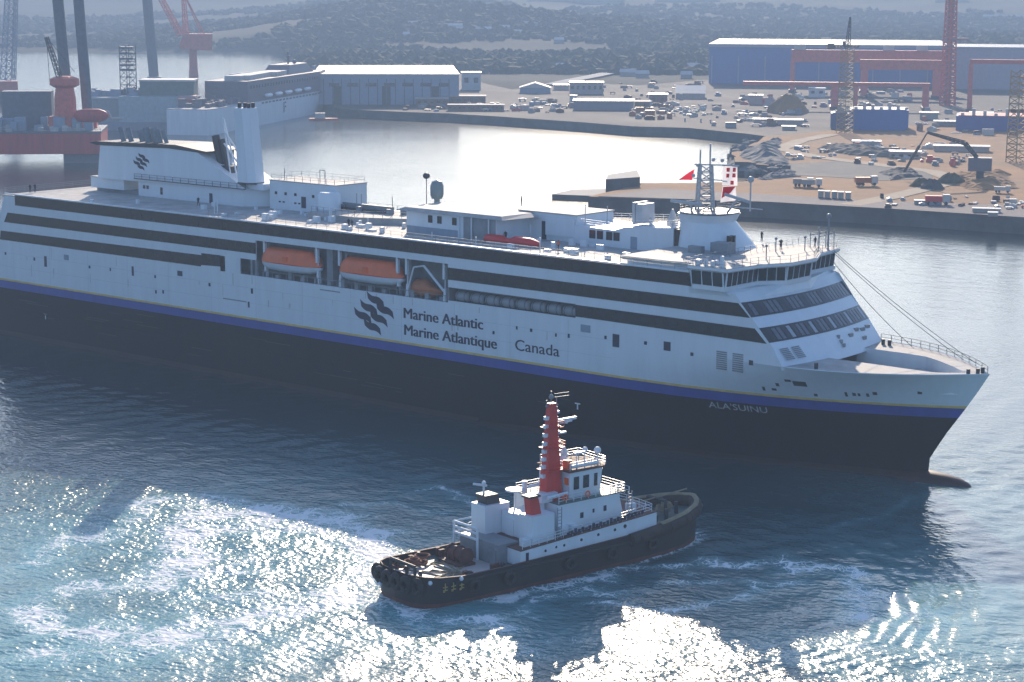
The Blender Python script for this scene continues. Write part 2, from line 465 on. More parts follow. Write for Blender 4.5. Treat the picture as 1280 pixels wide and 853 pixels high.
    f2 = math2('ADD', math2('SUBTRACT', fa.outputs['Fac'], math2('MULTIPLY', e, 3.4)), math2('MULTIPLY', math2('SUBTRACT', noise(4.5, 6), .5), .6))
    mr = N.new('ShaderNodeMapRange'); mr.interpolation_type = 'SMOOTHSTEP'
    mr.inputs['From Min'].default_value = 0.10; mr.inputs['From Max'].default_value = 0.40
    L.new(f2, mr.inputs['Value'])
    gate = math2('MULTIPLY', mr.outputs[0], math2('MINIMUM', math2('MULTIPLY', fa.outputs['Fac'], 4.0), .95))
    fo = N.new('ShaderNodeBsdfPrincipled'); fo.inputs['Base Color'].default_value = (0.80, 0.82, 0.82, 1); fo.inputs['Roughness'].default_value = 0.8
    L.new(b.outputs['Normal'], fo.inputs['Normal'])
    # milky aerated water round the foam, also a painted brightening of sunlit water
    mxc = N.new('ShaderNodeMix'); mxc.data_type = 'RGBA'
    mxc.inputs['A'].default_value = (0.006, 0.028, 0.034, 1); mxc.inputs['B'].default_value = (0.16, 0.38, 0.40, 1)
    ca = N.new('ShaderNodeAttribute'); ca.attribute_name = 'churn_sunlit'
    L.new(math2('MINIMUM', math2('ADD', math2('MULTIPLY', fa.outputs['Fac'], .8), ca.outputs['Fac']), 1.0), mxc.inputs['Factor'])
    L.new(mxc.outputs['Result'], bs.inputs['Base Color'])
    mix = N.new('ShaderNodeMixShader'); L.new(gate, mix.inputs['Fac'])
    L.new(bs.outputs[0], mix.inputs[1]); L.new(fo.outputs[0], mix.inputs[2])
    L.new(mix.outputs[0], N['Material Output'].inputs['Surface'])
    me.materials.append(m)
    return tag(o, kind='structure')
water = build_water()

# ---------------------------------------------------------------- far hills (one terrain sheet beyond the bay)
def hill_z(X, Y):
    D = np.hypot(X-CAM[0], Y-CAM[1]); A = np.arctan2(X-CAM[0], Y-CAM[1])-YAW
    u = 640+np.tan(A)*2500
    n1 = fbm(X/420, Y/420, 5, 3); n2 = fbm(X/1300, Y/1300, 4, 9); n3 = fbm(X/90, Y/90, 3, 31)
    def ss(a, b, x): t = np.clip((x-a)/(b-a), 0, 1); return t*t*(3-2*t)
    start = 1190+ss(420, 330, u)*700                     # the far reach of water shows on the left
    inn = ss(0, 160, D-start)
    z = -6+9.5*inn
    z = z+inn*ss(1420, 1700, D)*ss(300, 420, u)*(7+22*(n1-.42))*(1-.5*ss(1900, 2300, D))
    r1 = ss(1750, 2150, D)*(1-ss(2300, 2700, D)*.6)*np.exp(-((u-520)/260)**2)
    z = z+inn*r1*(36+40*(n1-.5))
    r1b = ss(1850, 2300, D)*np.exp(-((u-900)/260)**2)*.6
    z = z+inn*r1b*(12+30*(n1-.5))
    z = z+inn*ss(2200, 4200, D)*(58+110*(n2-.5)+40*(n1-.5))
    z = z+inn*ss(4000, 7500, D)*(110+130*(n2-.45))
    return z+inn*(n3-.5)*6*ss(1500, 2400, D)
def at_hill(u, v):
    d = ray(u, v); d = d/math.hypot(d[0], d[1])
    for t in np.arange(1150, 8500, 6.0):
        P = CAM+d*t
        if P[2] <= float(hill_z(np.array([P[0]]), np.array([P[1]]))[0]): return Vector(P)
    return Vector(CAM+d*4000)
def build_hills():
    na, nd = 360, 190
    ang = np.linspace(R(-24), R(24), na)
    d = 1150*(9000/1150)**np.linspace(0, 1, nd)
    A, D = np.meshgrid(ang, d)
    X = CAM[0]+D*np.sin(YAW+A); Y = CAM[1]+D*np.cos(YAW+A)
    z = hill_z(X, Y)
    V = np.stack([X, Y, z], -1).reshape(-1, 3)
    idx = np.arange(nd*na).reshape(nd, na)
    q = np.stack([idx[:-1, :-1], idx[:-1, 1:], idx[1:, 1:], idx[1:, :-1]], -1).reshape(-1, 4)[:, ::-1]
    me = bpy.data.meshes.new('hills'); me.from_pydata(V.tolist(), [], q.tolist()); me.update()
    me.polygons.foreach_set('use_smooth', [True]*len(me.polygons))
    o = bpy.data.objects.new('hills', me); COL.objects.link(o)
    m = bpy.data.materials.new('scrub_hillside'); m.use_nodes = True
    nt = m.node_tree; N = nt.nodes; L = nt.links; bs = N['Principled BSDF']; bs.inputs['Roughness'].default_value = 0.95; bs.inputs['Specular IOR Level'].default_value = .15
    geo = N.new('ShaderNodeNewGeometry')
    n = N.new('ShaderNodeTexNoise'); n.inputs['Scale'].default_value = 0.006; n.inputs['Detail'].default_value = 9; n.inputs['Roughness'].default_value = .62
    L.new(geo.outputs['Position'], n.inputs['Vector'])
    rp = N.new('ShaderNodeValToRGB'); L.new(n.outputs['Fac'], rp.inputs['Fac'])
    e = rp.color_ramp.elements; e[0].position = .40; e[0].color = (0.014, 0.020, 0.012, 1); e[1].position = .70; e[1].color = (0.048, 0.046, 0.034, 1)
    x = e.new(.56); x.color = (0.028, 0.033, 0.022, 1)
    L.new(rp.outputs['Color'], bs.inputs['Base Color'])
    me.materials.append(m)
    return tag(o, kind='structure')
build_hills()
# woodland on the nearer hills: thousands of small crowns, one mass
def build_wood():
    r_ = np.random.default_rng(8); n = 20000
    a = r_.uniform(R(-15.5), R(15.5), n); D = 1430*(3000/1430)**r_.uniform(0, 1, n)
    X = CAM[0]+D*np.sin(YAW+a); Y = CAM[1]+D*np.cos(YAW+a)
    z = hill_z(X, Y); den = fbm(X/170, Y/170, 3, 71)
    ok = (z > 3.4) & (den > .36); X, Y, z = X[ok], Y[ok], z[ok]
    bm = bmesh.new(); bmesh.ops.create_icosphere(bm, subdivisions=1, radius=1.0)
    bv = np.array([v.co[:] for v in bm.verts]); bf = np.array([[v.index for v in f.verts] for f in bm.faces]); bm.free()
    n = len(X); s = r_.uniform(2.4, 5.6, (n, 1, 1))*np.stack([r_.uniform(.8, 1.5, n), r_.uniform(.8, 1.5, n), r_.uniform(.6, 1.1, n)], -1)[:, None, :]
    V = bv[None]*s*(1+.35*r_.uniform(-1, 1, (n, len(bv), 1)))+np.stack([X, Y, z+1.5], -1)[:, None, :]
    F = (bf[None]+np.arange(n)[:, None, None]*len(bv)).reshape(-1, 3)
    me = bpy.data.meshes.new('woodland'); me.from_pydata(V.reshape(-1, 3).tolist(), [], F.tolist()); me.update()
    me.materials.append(mat('dark_foliage', (.030, .040, .022), .9, var=.6, scale=.02, spec=.15))
    o = bpy.data.objects.new('woodland', me); COL.objects.link(o); tag(o, kind='stuff')
build_wood()

# ---------------------------------------------------------------- shipyard land and quays
def land(name, poly, z0, z1, top, side, sub=None, inset=0.0):
    """poly: plan points; flat top with its own material, vertical quay face"""
    bm = bmesh.new()
    vs = [bm.verts.new((p[0], p[1], z1)) for p in poly]
    f = bm.faces.new(vs)
    if f.normal.z < 0: bmesh.ops.reverse_faces(bm, faces=[f])
    r = bmesh.ops.extrude_face_region(bm, geom=[f])
    new = [g for g in r['geom'] if isinstance(g, bmesh.types.BMVert)]
    for v in new: v.co.z = z0 if False else v.co.z
    olds = [v for v in bm.verts if v not in new]
    for v in olds: v.co.z = z0
    bmesh.ops.recalc_face_normals(bm, faces=bm.faces)
    me = bpy.data.meshes.new(name)
    bmesh.ops.triangulate(bm, faces=[g for g in bm.faces if len(g.verts) > 4])
    bm.to_mesh(me); bm.free()
    me.materials.append(top); me.materials.append(side)
    for p in me.polygons: p.material_index = 0 if p.normal.z > .7 else 1
    o = bpy.data.objects.new(name, me); COL.objects.link(o)
    return tag(o, kind='structure')
def smooth_poly(px, z, jit=0.0, n=3):
    pts = [at(u, v, z) for u, v in px]; out = []
    for i, p in enumerate(pts[:-1]):
        q = pts[i+1]
        for k in range(n):
            t = k/n; a = p.lerp(q, t)
            out.append((a.x+random.uniform(-jit, jit), a.y+random.uniform(-jit, jit)))
    out.append((pts[-1].x, pts[-1].y))
    return out
LZ = 4.0
front = [(424, 136), (500, 140), (560, 142), (640, 147), (700, 151), (790, 158), (860, 160), (930, 167), (985, 174)]
back = [(1420, 150), (1420, 98), (1190, 99), (1000, 103), (880, 100), (800, 107), (740, 104), (690, 108), (640, 112), (604, 104), (575, 90), (365, 88), (372, 100), (392, 124)]
land('yard_ground', smooth_poly(front+back, LZ, 0.8), -1.0, LZ, YARD, QUAYSIDE)
# headland and its quay on the right
head = [(960, 171), (938, 183), (918, 193), (922, 202), (958, 207), (1000, 213), (982, 219), (948, 222), (930, 227)]
quay = [(870, 229), (800, 229)]
quay2 = [(800, 231), (735, 246), (960, 253), (1120, 262), (1290, 273), (1420, 280), (1420, 150), (1100, 158)]
land('headland_ground', smooth_poly(head, LZ+.6, 2.2, 4)+smooth_poly(quay, LZ+.6)+smooth_poly(quay2, LZ+.6, .3), -1.0, LZ+.6, DIRT, QUAYSIDE)
land('quay_apron', smooth_poly([(820, 236), (748, 245.5), (960, 252.4), (1120, 261.4), (1290, 272.4), (1420, 279), (1420, 262), (1120, 252), (960, 243)], LZ+.75), LZ+.3, LZ+.75,
     mat('mauve_concrete_apron', (0.20, 0.16, 0.15), .9, var=.35, scale=.06, detail=8), QUAYSIDE)
land('low_jetty', smooth_poly([(690, 243), (716, 237), (765, 236), (800, 240), (790, 247)], 1.6), -1.0, 1.6, CONC, QUAYSIDE)
land('raised_mole', [tuple(at(u, v, 4.6)[:2]) for u, v in [(757, 236), (760, 230), (796, 224), (800, 233)]], 1.2, 7.5, CONC, QUAYSIDE)
# dark stockpile ground and pale haul road on the headland
land('coal_ground', smooth_poly([(985, 205), (1060, 201), (1110, 208), (1165, 216), (1165, 224), (1100, 226), (1040, 222), (985, 219)], LZ+.6, .8), LZ+.3, LZ+.68, mat('dark_slag', (0.075, 0.075, 0.08), .9, var=.5, scale=.1, bump=.5, bscale=.6), QUAYSIDE)
def strip(name, px, z, w, m):
    pts = [at(u, v, z) for u, v in px]; mb = MB(); vs = []; fs = []
    for i, p in enumerate(pts):
        a = pts[max(i-1, 0)]; b = pts[min(i+1, len(pts)-1)]
        n = Vector((-(b-a).y, (b-a).x, 0)).normalized()*w/2
        vs += [p+n, p-n]
    for i in range(len(pts)-1): fs.append((2*i, 2*i+1, 2*i+3, 2*i+2))
    mb.add(vs, fs); return tag(mb.build(name, m), kind='structure')
ROAD = mat('pale_haul_road', (0.42, 0.31, 0.20), .9, var=.2, scale=.1)
strip('haul_road', [(1062, 256), (1110, 247), (1160, 235), (1195, 226), (1165, 214), (1090, 205), (1020, 196), (975, 186), (1000, 176), (1040, 168)], LZ+.76, 7, ROAD)
if 0: strip('hill_road', [(690, 112), (730, 105), (765, 97), (779, 90), (774, 83), (762, 77)], 9.0, 11, mat('pale_concrete_road', (.5, .47, .42), .9, var=.1))

# rocky slopes at the headland tip: rough displaced mounds
def rough(name, px, z0, h, m, n=46, fq=.16, seed=5):
    P = [at(u, v, z0) for u, v in px]
    x0, x1 = min(p.x for p in P)-4, max(p.x for p in P)+4; y0, y1 = min(p.y for p in P)-4, max(p.y for p in P)+4
    gx, gy = np.meshgrid(np.linspace(x0, x1, n), np.linspace(y0, y1, n))
    poly = [(p.x, p.y) for p in P]; poly.append(poly[0])
    dd, _ = segdist(gx, gy, poly)
    ins = np.zeros(gx.shape, bool)
    for (ax, ay), (bx, by) in zip(poly[:-1], poly[1:]):
        c = ((ay > gy) != (by > gy)) & (gx < (bx-ax)*(gy-ay)/(by-ay+1e-9)+ax); ins ^= c
    sd = np.where(ins, dd, -dd)
    zz = z0-1.6+np.clip(sd/5.0, -1, 1)*1.5+h*np.clip(sd/12, 0, 1)*(.35+fbm(gx*fq*.35, gy*fq*.35, 3, seed+9))+(fbm(gx*fq, gy*fq, 5, seed, .65)-.5)*3.4*np.clip(sd/3+1, 0, 1)
    V = np.stack([gx, gy, zz], -1).reshape(-1, 3); idx = np.arange(n*n).reshape(n, n)
    q = np.stack([idx[:-1, :-1], idx[:-1, 1:], idx[1:, 1:], idx[1:, :-1]], -1).reshape(-1, 4)
    keep = (sd > -3).reshape(-1)[q].all(1)
    o = MB().add(V.tolist(), q[keep].tolist()).build(name, m); return tag(o, kind='structure')
rough('rocky_slope', [(986, 171), (945, 180), (916, 192), (914, 199), (930, 206), (975, 212), (1000, 208), (985, 190)], LZ, 4.5, ROCK)
rough('rocky_slope', [(1000, 213), (960, 217), (930, 225), (960, 228), (1010, 222)], LZ+.5, 3.0, ROCK, seed=15)
rough('earth_bank', [(1010, 186), (1040, 179), (1100, 186), (1160, 194), (1130, 199), (1060, 194)], LZ+.9, 2.2, mat('grey_earth', (.17, .14, .11), .95, var=.5, scale=.1, bump=.5, bscale=.6), seed=25)
rough('earth_bank', [(1090, 214), (1150, 211), (1165, 221), (1110, 226)], LZ+.9, 2.4, mat('dark_slag', (.075, .075, .08), .9), seed=35)
rough('sand_bank', [(1180, 214), (1270, 216), (1285, 236), (1215, 240), (1185, 230)], LZ+.9, 1.6, DIRT, seed=45)

# ================================================================== THE FERRY  (x forward from the stern, y to port, z up from the waterline)
BEAM = 13.9
ferry = thing('passenger_ferry', 'long white passenger ferry with dark window bands and a black hull', 'ferry')
def interp(x, xs, ys): return float(np.interp(x, xs, ys))
def stem(z): return interp(z, [-2, 0, 3, 6.5, 10.6, 13.3, 15.9], [194.6, 194.4, 194.6, 196.7, 199.6, 201.4, 203.0])
def hb(s, z):
    """half breadth s metres aft of the stem at height z"""
    L = interp(z, [0, 11, 15.9], [76, 55, 27]); p = interp(z, [0, 11, 15.9], [2.0, 2.5, 2.2])
    t = min(max(1-s/L, 0), 1)
    return BEAM*(1-t**p)
RIM = 15.9
TS = [0, .12, .3, .5, .62, .70, .76, .81, .85, .88, .91, .935, .955, .97, .98, .988, .994, .998, 1.0]
def hull_strip(name, zs, m, out=0.0, xa=-1.5, parent=ferry):
    mb = MB(); n = len(TS)
    for sgn in (-1, 1):
        rows = []
        for z in zs:
            xs = stem(z); row = []
            for t in TS:
                x = xa+(xs+out-xa)*t
                y = hb(xs-x, z)+out if t < 1 else 0.0
                row.append((x, sgn*y, z))
            rows.append(row)
        vs = [p for r in rows for p in r]; fs = []
        for i in range(len(zs)-1):
            for k in range(n-1):
                f = (i*n+k, i*n+k+1, (i+1)*n+k+1, (i+1)*n+k)
                fs.append(f if sgn < 0 else f[::-1])
        mb.add(vs, fs)
    # transom
    z0, z1 = zs[0], zs[-1]
    mb.add([(xa, -BEAM, z0), (xa, BEAM, z0), (xa, BEAM, z1), (xa, -BEAM, z1)], [(0, 1, 2, 3)])
    return mb.build(name, m, parent, smooth=True, auto=40)
hull = hull_strip('hull', [-1.2, 0, 1.5, 3, 5, 7, 9.25], BLACKHULL)
hull_strip('blue_stripe', [9.25, 10.0, 10.72], BLUE)
hull_strip('yellow_stripe', [10.72, 11.08], YELLOW)
hull_strip('topside', [11.08, 12.2, 13.3, 14.6, RIM], WHITE)
hull_strip('boot_top', [-1.2, .2, .9], mat('boot_top_brown', (.035, .016, .012), .55, var=.4, streak=True), out=.02)
# bulbous bow
bm_ = MB(); rings = []
for x, r, zc in [(188, 2.6, -1.6), (194, 2.5, -1.2), (197, 2.2, -1.0), (199.3, 1.6, -.75), (200.6, .95, -.6), (201.2, .3, -.55)]:
    rings.append([(x, r*1.05*math.cos(2*math.pi*k/14), zc+r*math.sin(2*math.pi*k/14)) for k in range(14)])
bm_.loft(rings).build('bulbous_bow', mat('dark_red_antifouling', (.06, .022, .015), .5, var=.3), ferry, smooth=True, auto=50)
# rubbing strakes and fittings low on the hull
rs = MB()
rs.box(4, 92, -BEAM-.10, -BEAM+.1, 5.2, 5.45)
rs.build('rubbing_strake', BLACKHULL, ferry)
# upper side wall: one shell with openings for the boat recess and the raft row
ZT = 27.2
sw = MB()
def wall(x0, x1, z0, z1, y=-BEAM, t=.25): sw.box(x0, x1, y, y+t, z0, z1)
sw.add([(0.2, -BEAM, RIM), (65, -BEAM, RIM), (65, -BEAM, ZT), (4.0, -BEAM, ZT), (1.0, -BEAM, 21)], [(0, 1, 2, 3, 4)])
wall(65, 177.4, RIM, 18.40)
wall(65, 74, 21.1, ZT); wall(66.2, 70.0, 18.40, 21.1)
wall(74, 117.7, 24.5, ZT)
wall(117.7, 143, 20.85, ZT); wall(117.7, 143, 18.40, 18.75)
sw.add([(143, -BEAM, 18.40), (177.4, -BEAM, 18.40), (171.0, -BEAM, 25.2), (163.3, -BEAM, 25.2), (163.3, -BEAM, ZT), (143, -BEAM, ZT)], [(0, 1, 2, 3, 4, 5)])
sw.add([(0.2, BEAM, RIM), (4, BEAM, ZT), (163.3, BEAM, ZT), (171, BEAM, 25.2), (178.5, BEAM, RIM)], [(0, 1, 2, 3, 4)])
sw.add([(0.2, -BEAM, RIM), (0.2, BEAM, RIM), (4, BEAM, ZT), (4, -BEAM, ZT)], [(0, 3, 2, 1)])
sw.add([(177.4, -BEAM, RIM), (179.0, -BEAM, RIM), (177.4, -BEAM, 18.4)], [(0, 1, 2)])
sw.build('side_wall', WHITE, ferry)
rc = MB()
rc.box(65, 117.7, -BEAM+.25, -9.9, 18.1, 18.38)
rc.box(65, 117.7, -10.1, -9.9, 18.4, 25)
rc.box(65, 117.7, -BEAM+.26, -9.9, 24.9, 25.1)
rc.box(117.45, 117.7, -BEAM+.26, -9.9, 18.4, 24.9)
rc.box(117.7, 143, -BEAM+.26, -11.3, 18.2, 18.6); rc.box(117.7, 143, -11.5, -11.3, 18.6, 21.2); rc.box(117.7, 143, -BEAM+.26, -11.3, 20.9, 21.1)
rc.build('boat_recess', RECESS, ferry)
rd = MB()
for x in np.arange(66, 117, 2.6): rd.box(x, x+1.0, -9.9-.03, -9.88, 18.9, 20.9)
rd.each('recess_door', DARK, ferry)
col_ = MB()
for x in (72.6, 73.7): col_.box(x, x+.5, -BEAM+.02, -BEAM+.5, 18.4, 21.1)
col_.box(89.6, 91.0, -12.5, -10, 18.4, 24.9); col_.box(107.6, 108.6, -12.5, -10, 18.4, 24.9)
col_.each('recess_pillar', GREY, ferry)
# dark window bands, proud of the wall
def band(poly, parent=ferry):
    return MB().prismY(poly, -BEAM-.05, -BEAM+.06).build('window_band', BAND, parent)
b1 = band([(7.3, 25.55), (7.3, 27.5-.05), (7.4, 27.5), (163.3, 27.45), (163.3, 25.6)])
band([(3.6, 22.1), (4.8, 24.0), (74.0, 24.05), (74.0, 22.2)])
band([(2.0, 18.6), (2.4, 20.35), (60.2, 20.75), (60.2, 21.1), (65, 21.15), (65, 19.2), (60.0, 19.0), (60, 18.75)])
s2f = band([(117.7, 22.05), (117.7, 23.95), (171.6, 24.0), (173.6, 22.15)])
s3f = band([(143.0, 19.0), (143.0, 20.75), (174.4, 20.75), (176.4, 18.85)])
# faint single windows inside the dark bands
def panes(x0, x1, z0, z1, parent, step=2.55, w=1.35):
    mb = MB(); x = x0+.8
    while x < x1-1.6:
        mb.box(x, x+w, -BEAM-.075, -BEAM-.04, z0, z1); x += step
    return mb.each('window_pane', GLASS, parent)
panes(9, 162, 26.0, 27.0, b1); panes(118, 170, 22.6, 23.6, s2f); panes(144, 173, 19.5, 20.4, s3f)
GREYBLIND = mat('grey_window_blind', (.12, .13, .16), .3, var=.3, scale=2)
# raked front wall with two rows of windows
FX = lambda z: interp(z, [15.9, 18.9, 24.0, 25.3], [179.0, 176.3, 171.5, 170.4])
def bulge(y): return 1.5*(1-(abs(y)/BEAM)**2)
ys = np.linspace(-BEAM, BEAM, 17)
fw_ = MB()
zsf = [15.4, 18.85, 20.75, 22.1, 24.0, 25.3]
fw_.loft([[(FX(z)+bulge(y), y, z) for y in ys] for z in zsf], cap=False, closed=False)
fw_.build('front_wall', WHITE, ferry, smooth=True, auto=30)
for z0, z1 in ((18.9, 20.75), (22.12, 24.0)):
    fb = MB().loft([[(FX(z)+bulge(y)+.05, y, z) for y in ys] for z in (z0, z1)], cap=False, closed=False).build('window_band', BAND, ferry)
    nwin = 25
    for k in range(nwin):
        yc = -BEAM+1.9+k*(2*BEAM-3.2)/(nwin-1)
        w = .36
        q = MB()
        za, zb = z0+.22, z1-.22
        vs = [(FX(za)+bulge(yc-w)+.10, yc-w, za), (FX(za)+bulge(yc+w)+.10, yc+w, za), (FX(zb)+bulge(yc+w)+.10, yc+w, zb), (FX(zb)+bulge(yc-w)+.10, yc-w, zb)]
        q.add(vs+[(p[0]-.08, p[1], p[2]) for p in vs], [(0, 1, 2, 3), (4, 0, 3, 7), (1, 5, 6, 2), (3, 2, 6, 7), (0, 4, 5, 1)])
        q.build('window', (BLINDS, GLASS, GREYBLIND, GLASS, GREYBLIND)[(k*k*3+k+int(z0)) % 5], fb)
# louvred vents and fittings on the white front wall
fl = MB()
for y0 in (-12.3, -10.0):
    z0, z1 = 16.6, 18.1
    for k in range(7):
        za = z0+(z1-z0)*k/7; zb = za+.16
        fl.add([(FX(za)+bulge(y0)+.06, y0, za), (FX(za)+bulge(y0+1.7)+.06, y0+1.7, za), (FX(zb)+bulge(y0+1.7)+.1, y0+1.7, zb), (FX(zb)+bulge(y0)+.1, y0, zb)], [(0, 1, 2, 3)])
fl.each('vent_slat', GREY, ferry)
ff = MB()
for y, z, s in [(1.5, 17.4, .25), (1.5, 16.9, .25), (1.6, 18.0, .22), (5, 17.8, .5), (7.5, 18.2, .5), (9.4, 18.0, .6), (11.5, 18.1, .6), (8.3, 17.0, .4)]:
    x = FX(z)+bulge(y); ff.box(x-.2, x+.12, y-s, y+s, z-.25, z+.25)
ff.each('front_fitting', GREY, ferry)
# two tall louvres low on the side near the front
lv = MB()
for x in (168.2, 170.9):
    for k in range(9): lv.box(x, x+1.75, -BEAM-.06, -BEAM+.02, 14.3+k*.3, 14.3+k*.3+.2)
lv.each('louvre_slat', GREY, ferry)

# ---------------- foredeck: raised platform at rim level round a sunken mooring well
outl = [(stem(RIM)-s, hb(s, RIM)) for s in (0.3, 1.2, 2.5, 4, 6, 8.5, 11, 14, 17, 20, 24.6)]
def hbx(x): return hb(stem(RIM)-x, RIM)
wellS = lambda x: -min(3.4, max(hbx(x)-2.6, .4))
wellP = lambda x: min(6.8, max(hbx(x)-4.2, .4))
fd = MB(); xsw = [178.6, 182, 186, 190, 193, 196, 198.5, 200.2]
for sgn, wl in ((-1, wellS), (1, wellP)):
    vs = []; fs = []
    for x in xsw: vs += [(x, sgn*(hbx(x)-.05), RIM-.06), (x, wl(x), RIM-.06)]
    for i in range(len(xsw)-1):
        f = (2*i, 2*i+2, 2*i+3, 2*i+1); fs.append(f if sgn < 0 else f[::-1])
    fd.add(vs, fs)
fd.add([(200.2, wellS(200.2), RIM-.06), (200.2, -hbx(200.2)+.05, RIM-.06), (202.7, 0, RIM-.06), (200.2, hbx(200.2)-.05, RIM-.06), (200.2, wellP(200.2), RIM-.06)], [(0, 1, 2, 3, 4)])
fd.build('foredeck', DECK, ferry)
ww = MB()
for wl in (wellS, wellP):
    vs = []; fs = []
    for x in xsw: vs += [(x, wl(x), RIM-.06), (x, wl(x), 12.8)]
    for i in range(len(xsw)-1): fs.append((2*i, 2*i+1, 2*i+3, 2*i+2))
    ww.add(vs, fs)
x = xsw[-1]; ww.add([(x, wellS(x), RIM-.06), (x, wellP(x), RIM-.06), (x, wellP(x), 12.8), (x, wellS(x), 12.8)], [(0, 1, 2, 3)])
ww.build('well_wall', WHITE, ferry)
wfx = np.linspace(176.5, 199.4, 12); hz_ = lambda x: hb(stem(12.5)-x, 12.5)-.25
MB().prism([(x, -min(3.5, max(hz_(x), .05))) for x in wfx]+[(x, min(6.9, max(hz_(x), .05))) for x in wfx[::-1]], 12.5, 12.8).build('well_floor', GREEN, ferry)
hc = MB(); hc.prism([(188.5, .6), (196.5, .2), (198.5, 1.2), (197.5, 3.0), (189.5, 5.2)], 13, 14.3).build('well_hatch', DECK, ferry)
wd = MB()
for x, y in ((184, 3.0), (186.5, -1), (199.2, .3), (198.8, 1.6)):
    wd.tube((x, y-.8, 13.7), (x, y+.8, 13.7), .55, n=10); wd.box(x-.6, x+.6, y-1.1, y+1.1, 12.8, 13.2)
wd.build('mooring_winch', DARK, ferry)
rl = MB()
pts = [(x, hbx(x)-.08, RIM) for x in np.linspace(178.6, 202.4, 14)]
rl.rail(pts, .95, 1.6, .05, 2); rl.build('bow_rail', DARK, ferry)
rl = MB()
cap = [(x, -hbx(x)+.05, RIM+.03) for x in np.linspace(178.6, 202.2, 16)]+[(203, 0, RIM+.03)]
rl.path(cap, .09, 5); rl.build('rim_moulding', WHITE, ferry)
bt = MB()
for x, y in ((180.5, 11), (181.6, 10.9), (201.6, .7), (201.6, -.7), (200.8, -1.9), (183.0, -11.6)): bt.tube((x, y, RIM-.06), (x, y, RIM+.75), .28, n=8)
bt.each('bollard', DARK, ferry)
# anchor pocket and fairlead clutter along the bow
fp = MB()
for u, v, w, h in [(985, 476, .9, .35), (1000, 480, 1.9, .75), (968, 487, .7, .35), (972, 481, .5, .5), (953, 450, .7, .7), (1094, 492, .6, .45), (1150, 491, .6, .45), (1058, 493, .35, .7), (1068, 493, .5, .5), (1074, 493, .35, .6), (1085, 494, .4, .5), (1020, 494, .5, .4), (955, 486, .4, .6)]:
    P = atY(u, v, -12.0); z = P.z
    # march to the hull surface along the sight line so that the plate lies on the plating
    for y in np.arange(-14, -.5, .05):
        Q = atY(u, v, y)
        if Q.z < RIM and abs(y) <= hb(stem(Q.z)-Q.x, Q.z): P = Q; break
    x = P.x; z = P.z; s = stem(z)-x
    w = w/math.sqrt(1+((hb(s+.2, z)-hb(s-.2, z))/.4)**2)
    y0, y1 = -hb(s+w/2, z), -hb(s-w/2, z); dz = (hb(s, z+.5)-hb(s, z-.5))
    fp.add([(x-w/2, y0-.05+dz*h/2, z-h/2), (x+w/2, y1-.05+dz*h/2, z-h/2), (x+w/2, y1-.05-dz*h/2, z+h/2), (x-w/2, y0-.05-dz*h/2, z+h/2)], [(0, 1, 2, 3)])
fp.each('fairlead', DARK, ferry)

# ---------------- top deck
MB().box(3.5, 163.6, -BEAM+.05, BEAM-.05, 26.9, 27.35).build('top_deck', DECK, ferry)
ed = MB(); ed.box(4.0, 163.3, -BEAM-.08, -BEAM+.32, 27.5, 27.72); ed.box(4, 163.3, BEAM-.3, BEAM+.05, 27.3, 27.72)
ed.build('deck_edge', WHITE, ferry)
rl = MB(); rl.rail([(4, BEAM-.2, 27.7), (4, -BEAM+.2, 27.7)], 1.0, 2.2, .04); rl.rail([(4, BEAM-.2, 27.7), (163, BEAM-.2, 27.7)], 1.0, 2.4, .04)
rl.rail([(62, -BEAM+.25, 27.7), (163, -BEAM+.25, 27.7)], .95, 2.4, .03, 2)
rl.build('deck_rail', GREY, ferry)
# stern houses
def house(name, x0, x1, y0, y1, z0, z1, m=WHITE, cham=0.0, over=.0):
    mb = MB()
    if cham: mb.prism([(x0, y0), (x1-cham, y0), (x1, y0+cham), (x1, y1), (x0, y1)], z0, z1)
    else: mb.box(x0, x1, y0, y1, z0, z1)
    o = mb.build(name, m, ferry)
    if over:
        MB().box(x0-over, x1+over, y0-over, y1+over, z1, z1+.18).build('roof', DECK, o)
    return o
h1 = house('aft_house', 9.5, 19.5, 2.5, 11.5, 28.0, 30.0, over=.12)
house('aft_house_base', 10.2, 24, 3.4, 11, 27.3, 28.0, GREY)
h2 = house('middle_house', 24.2, 57.5, 2.2, 11.8, 27.3, 30.6, cham=4.5)
MB().box(48, 58.2, 2.9, 11.5, 30.6, 31.7).build('upper_tier', WHITE, h2)
h3 = house('winch_house', 58.6, 75.4, 4.0, 11.8, 27.3, 32.4, over=.1)
MB().lathe([(2.0, 27.35), (2.0, 31.0), (1.6, 31.5), (.1, 31.6)], (75.2, 2.6, 0), 16).build('drum_tank', WHITE, ferry, smooth=True, auto=40)
hw = MB()
for x, z in ((25.6, 29.1), (26.6, 29.1), (30.6, 29.0), (30.6, 28.3)): hw.box(x, x+.6, 2.12, 2.22, z-.3, z+.35)
hw.each('house_window', GLASS, h2)
hw = MB()
for x in (60, 62.5, 65, 69.5): hw.box(x, x+.55, 3.92, 4.02, 30.0, 30.5)
for x in (61, 62, 65, 66): hw.box(x, x+.5, 3.9, 4.02, 28.6, 28.85)
hw.each('house_window', GLASS, h3)
dr = MB(); dr.box(66.8, 67.9, 3.92, 4.02, 28.0, 30.0); dr.build('house_door', NAVY, h3)
dr = MB(); dr.box(44.4, 45.2, 2.12, 2.22, 27.4, 29.2); dr.build('house_door', NAVY, h2)
rl = MB(); rl.rail([(59, 4.1, 32.6), (75, 4.1, 32.6), (75, 11.6, 32.6), (59, 11.6, 32.6)], .95, 2, .04, 2, closed=True)
for x, h in ((61.5, 2.2), (70.5, 2.4), (71.8, 2.4)): rl.tube((x, 5, 32.5), (x, 5, 32.5+h), .07)
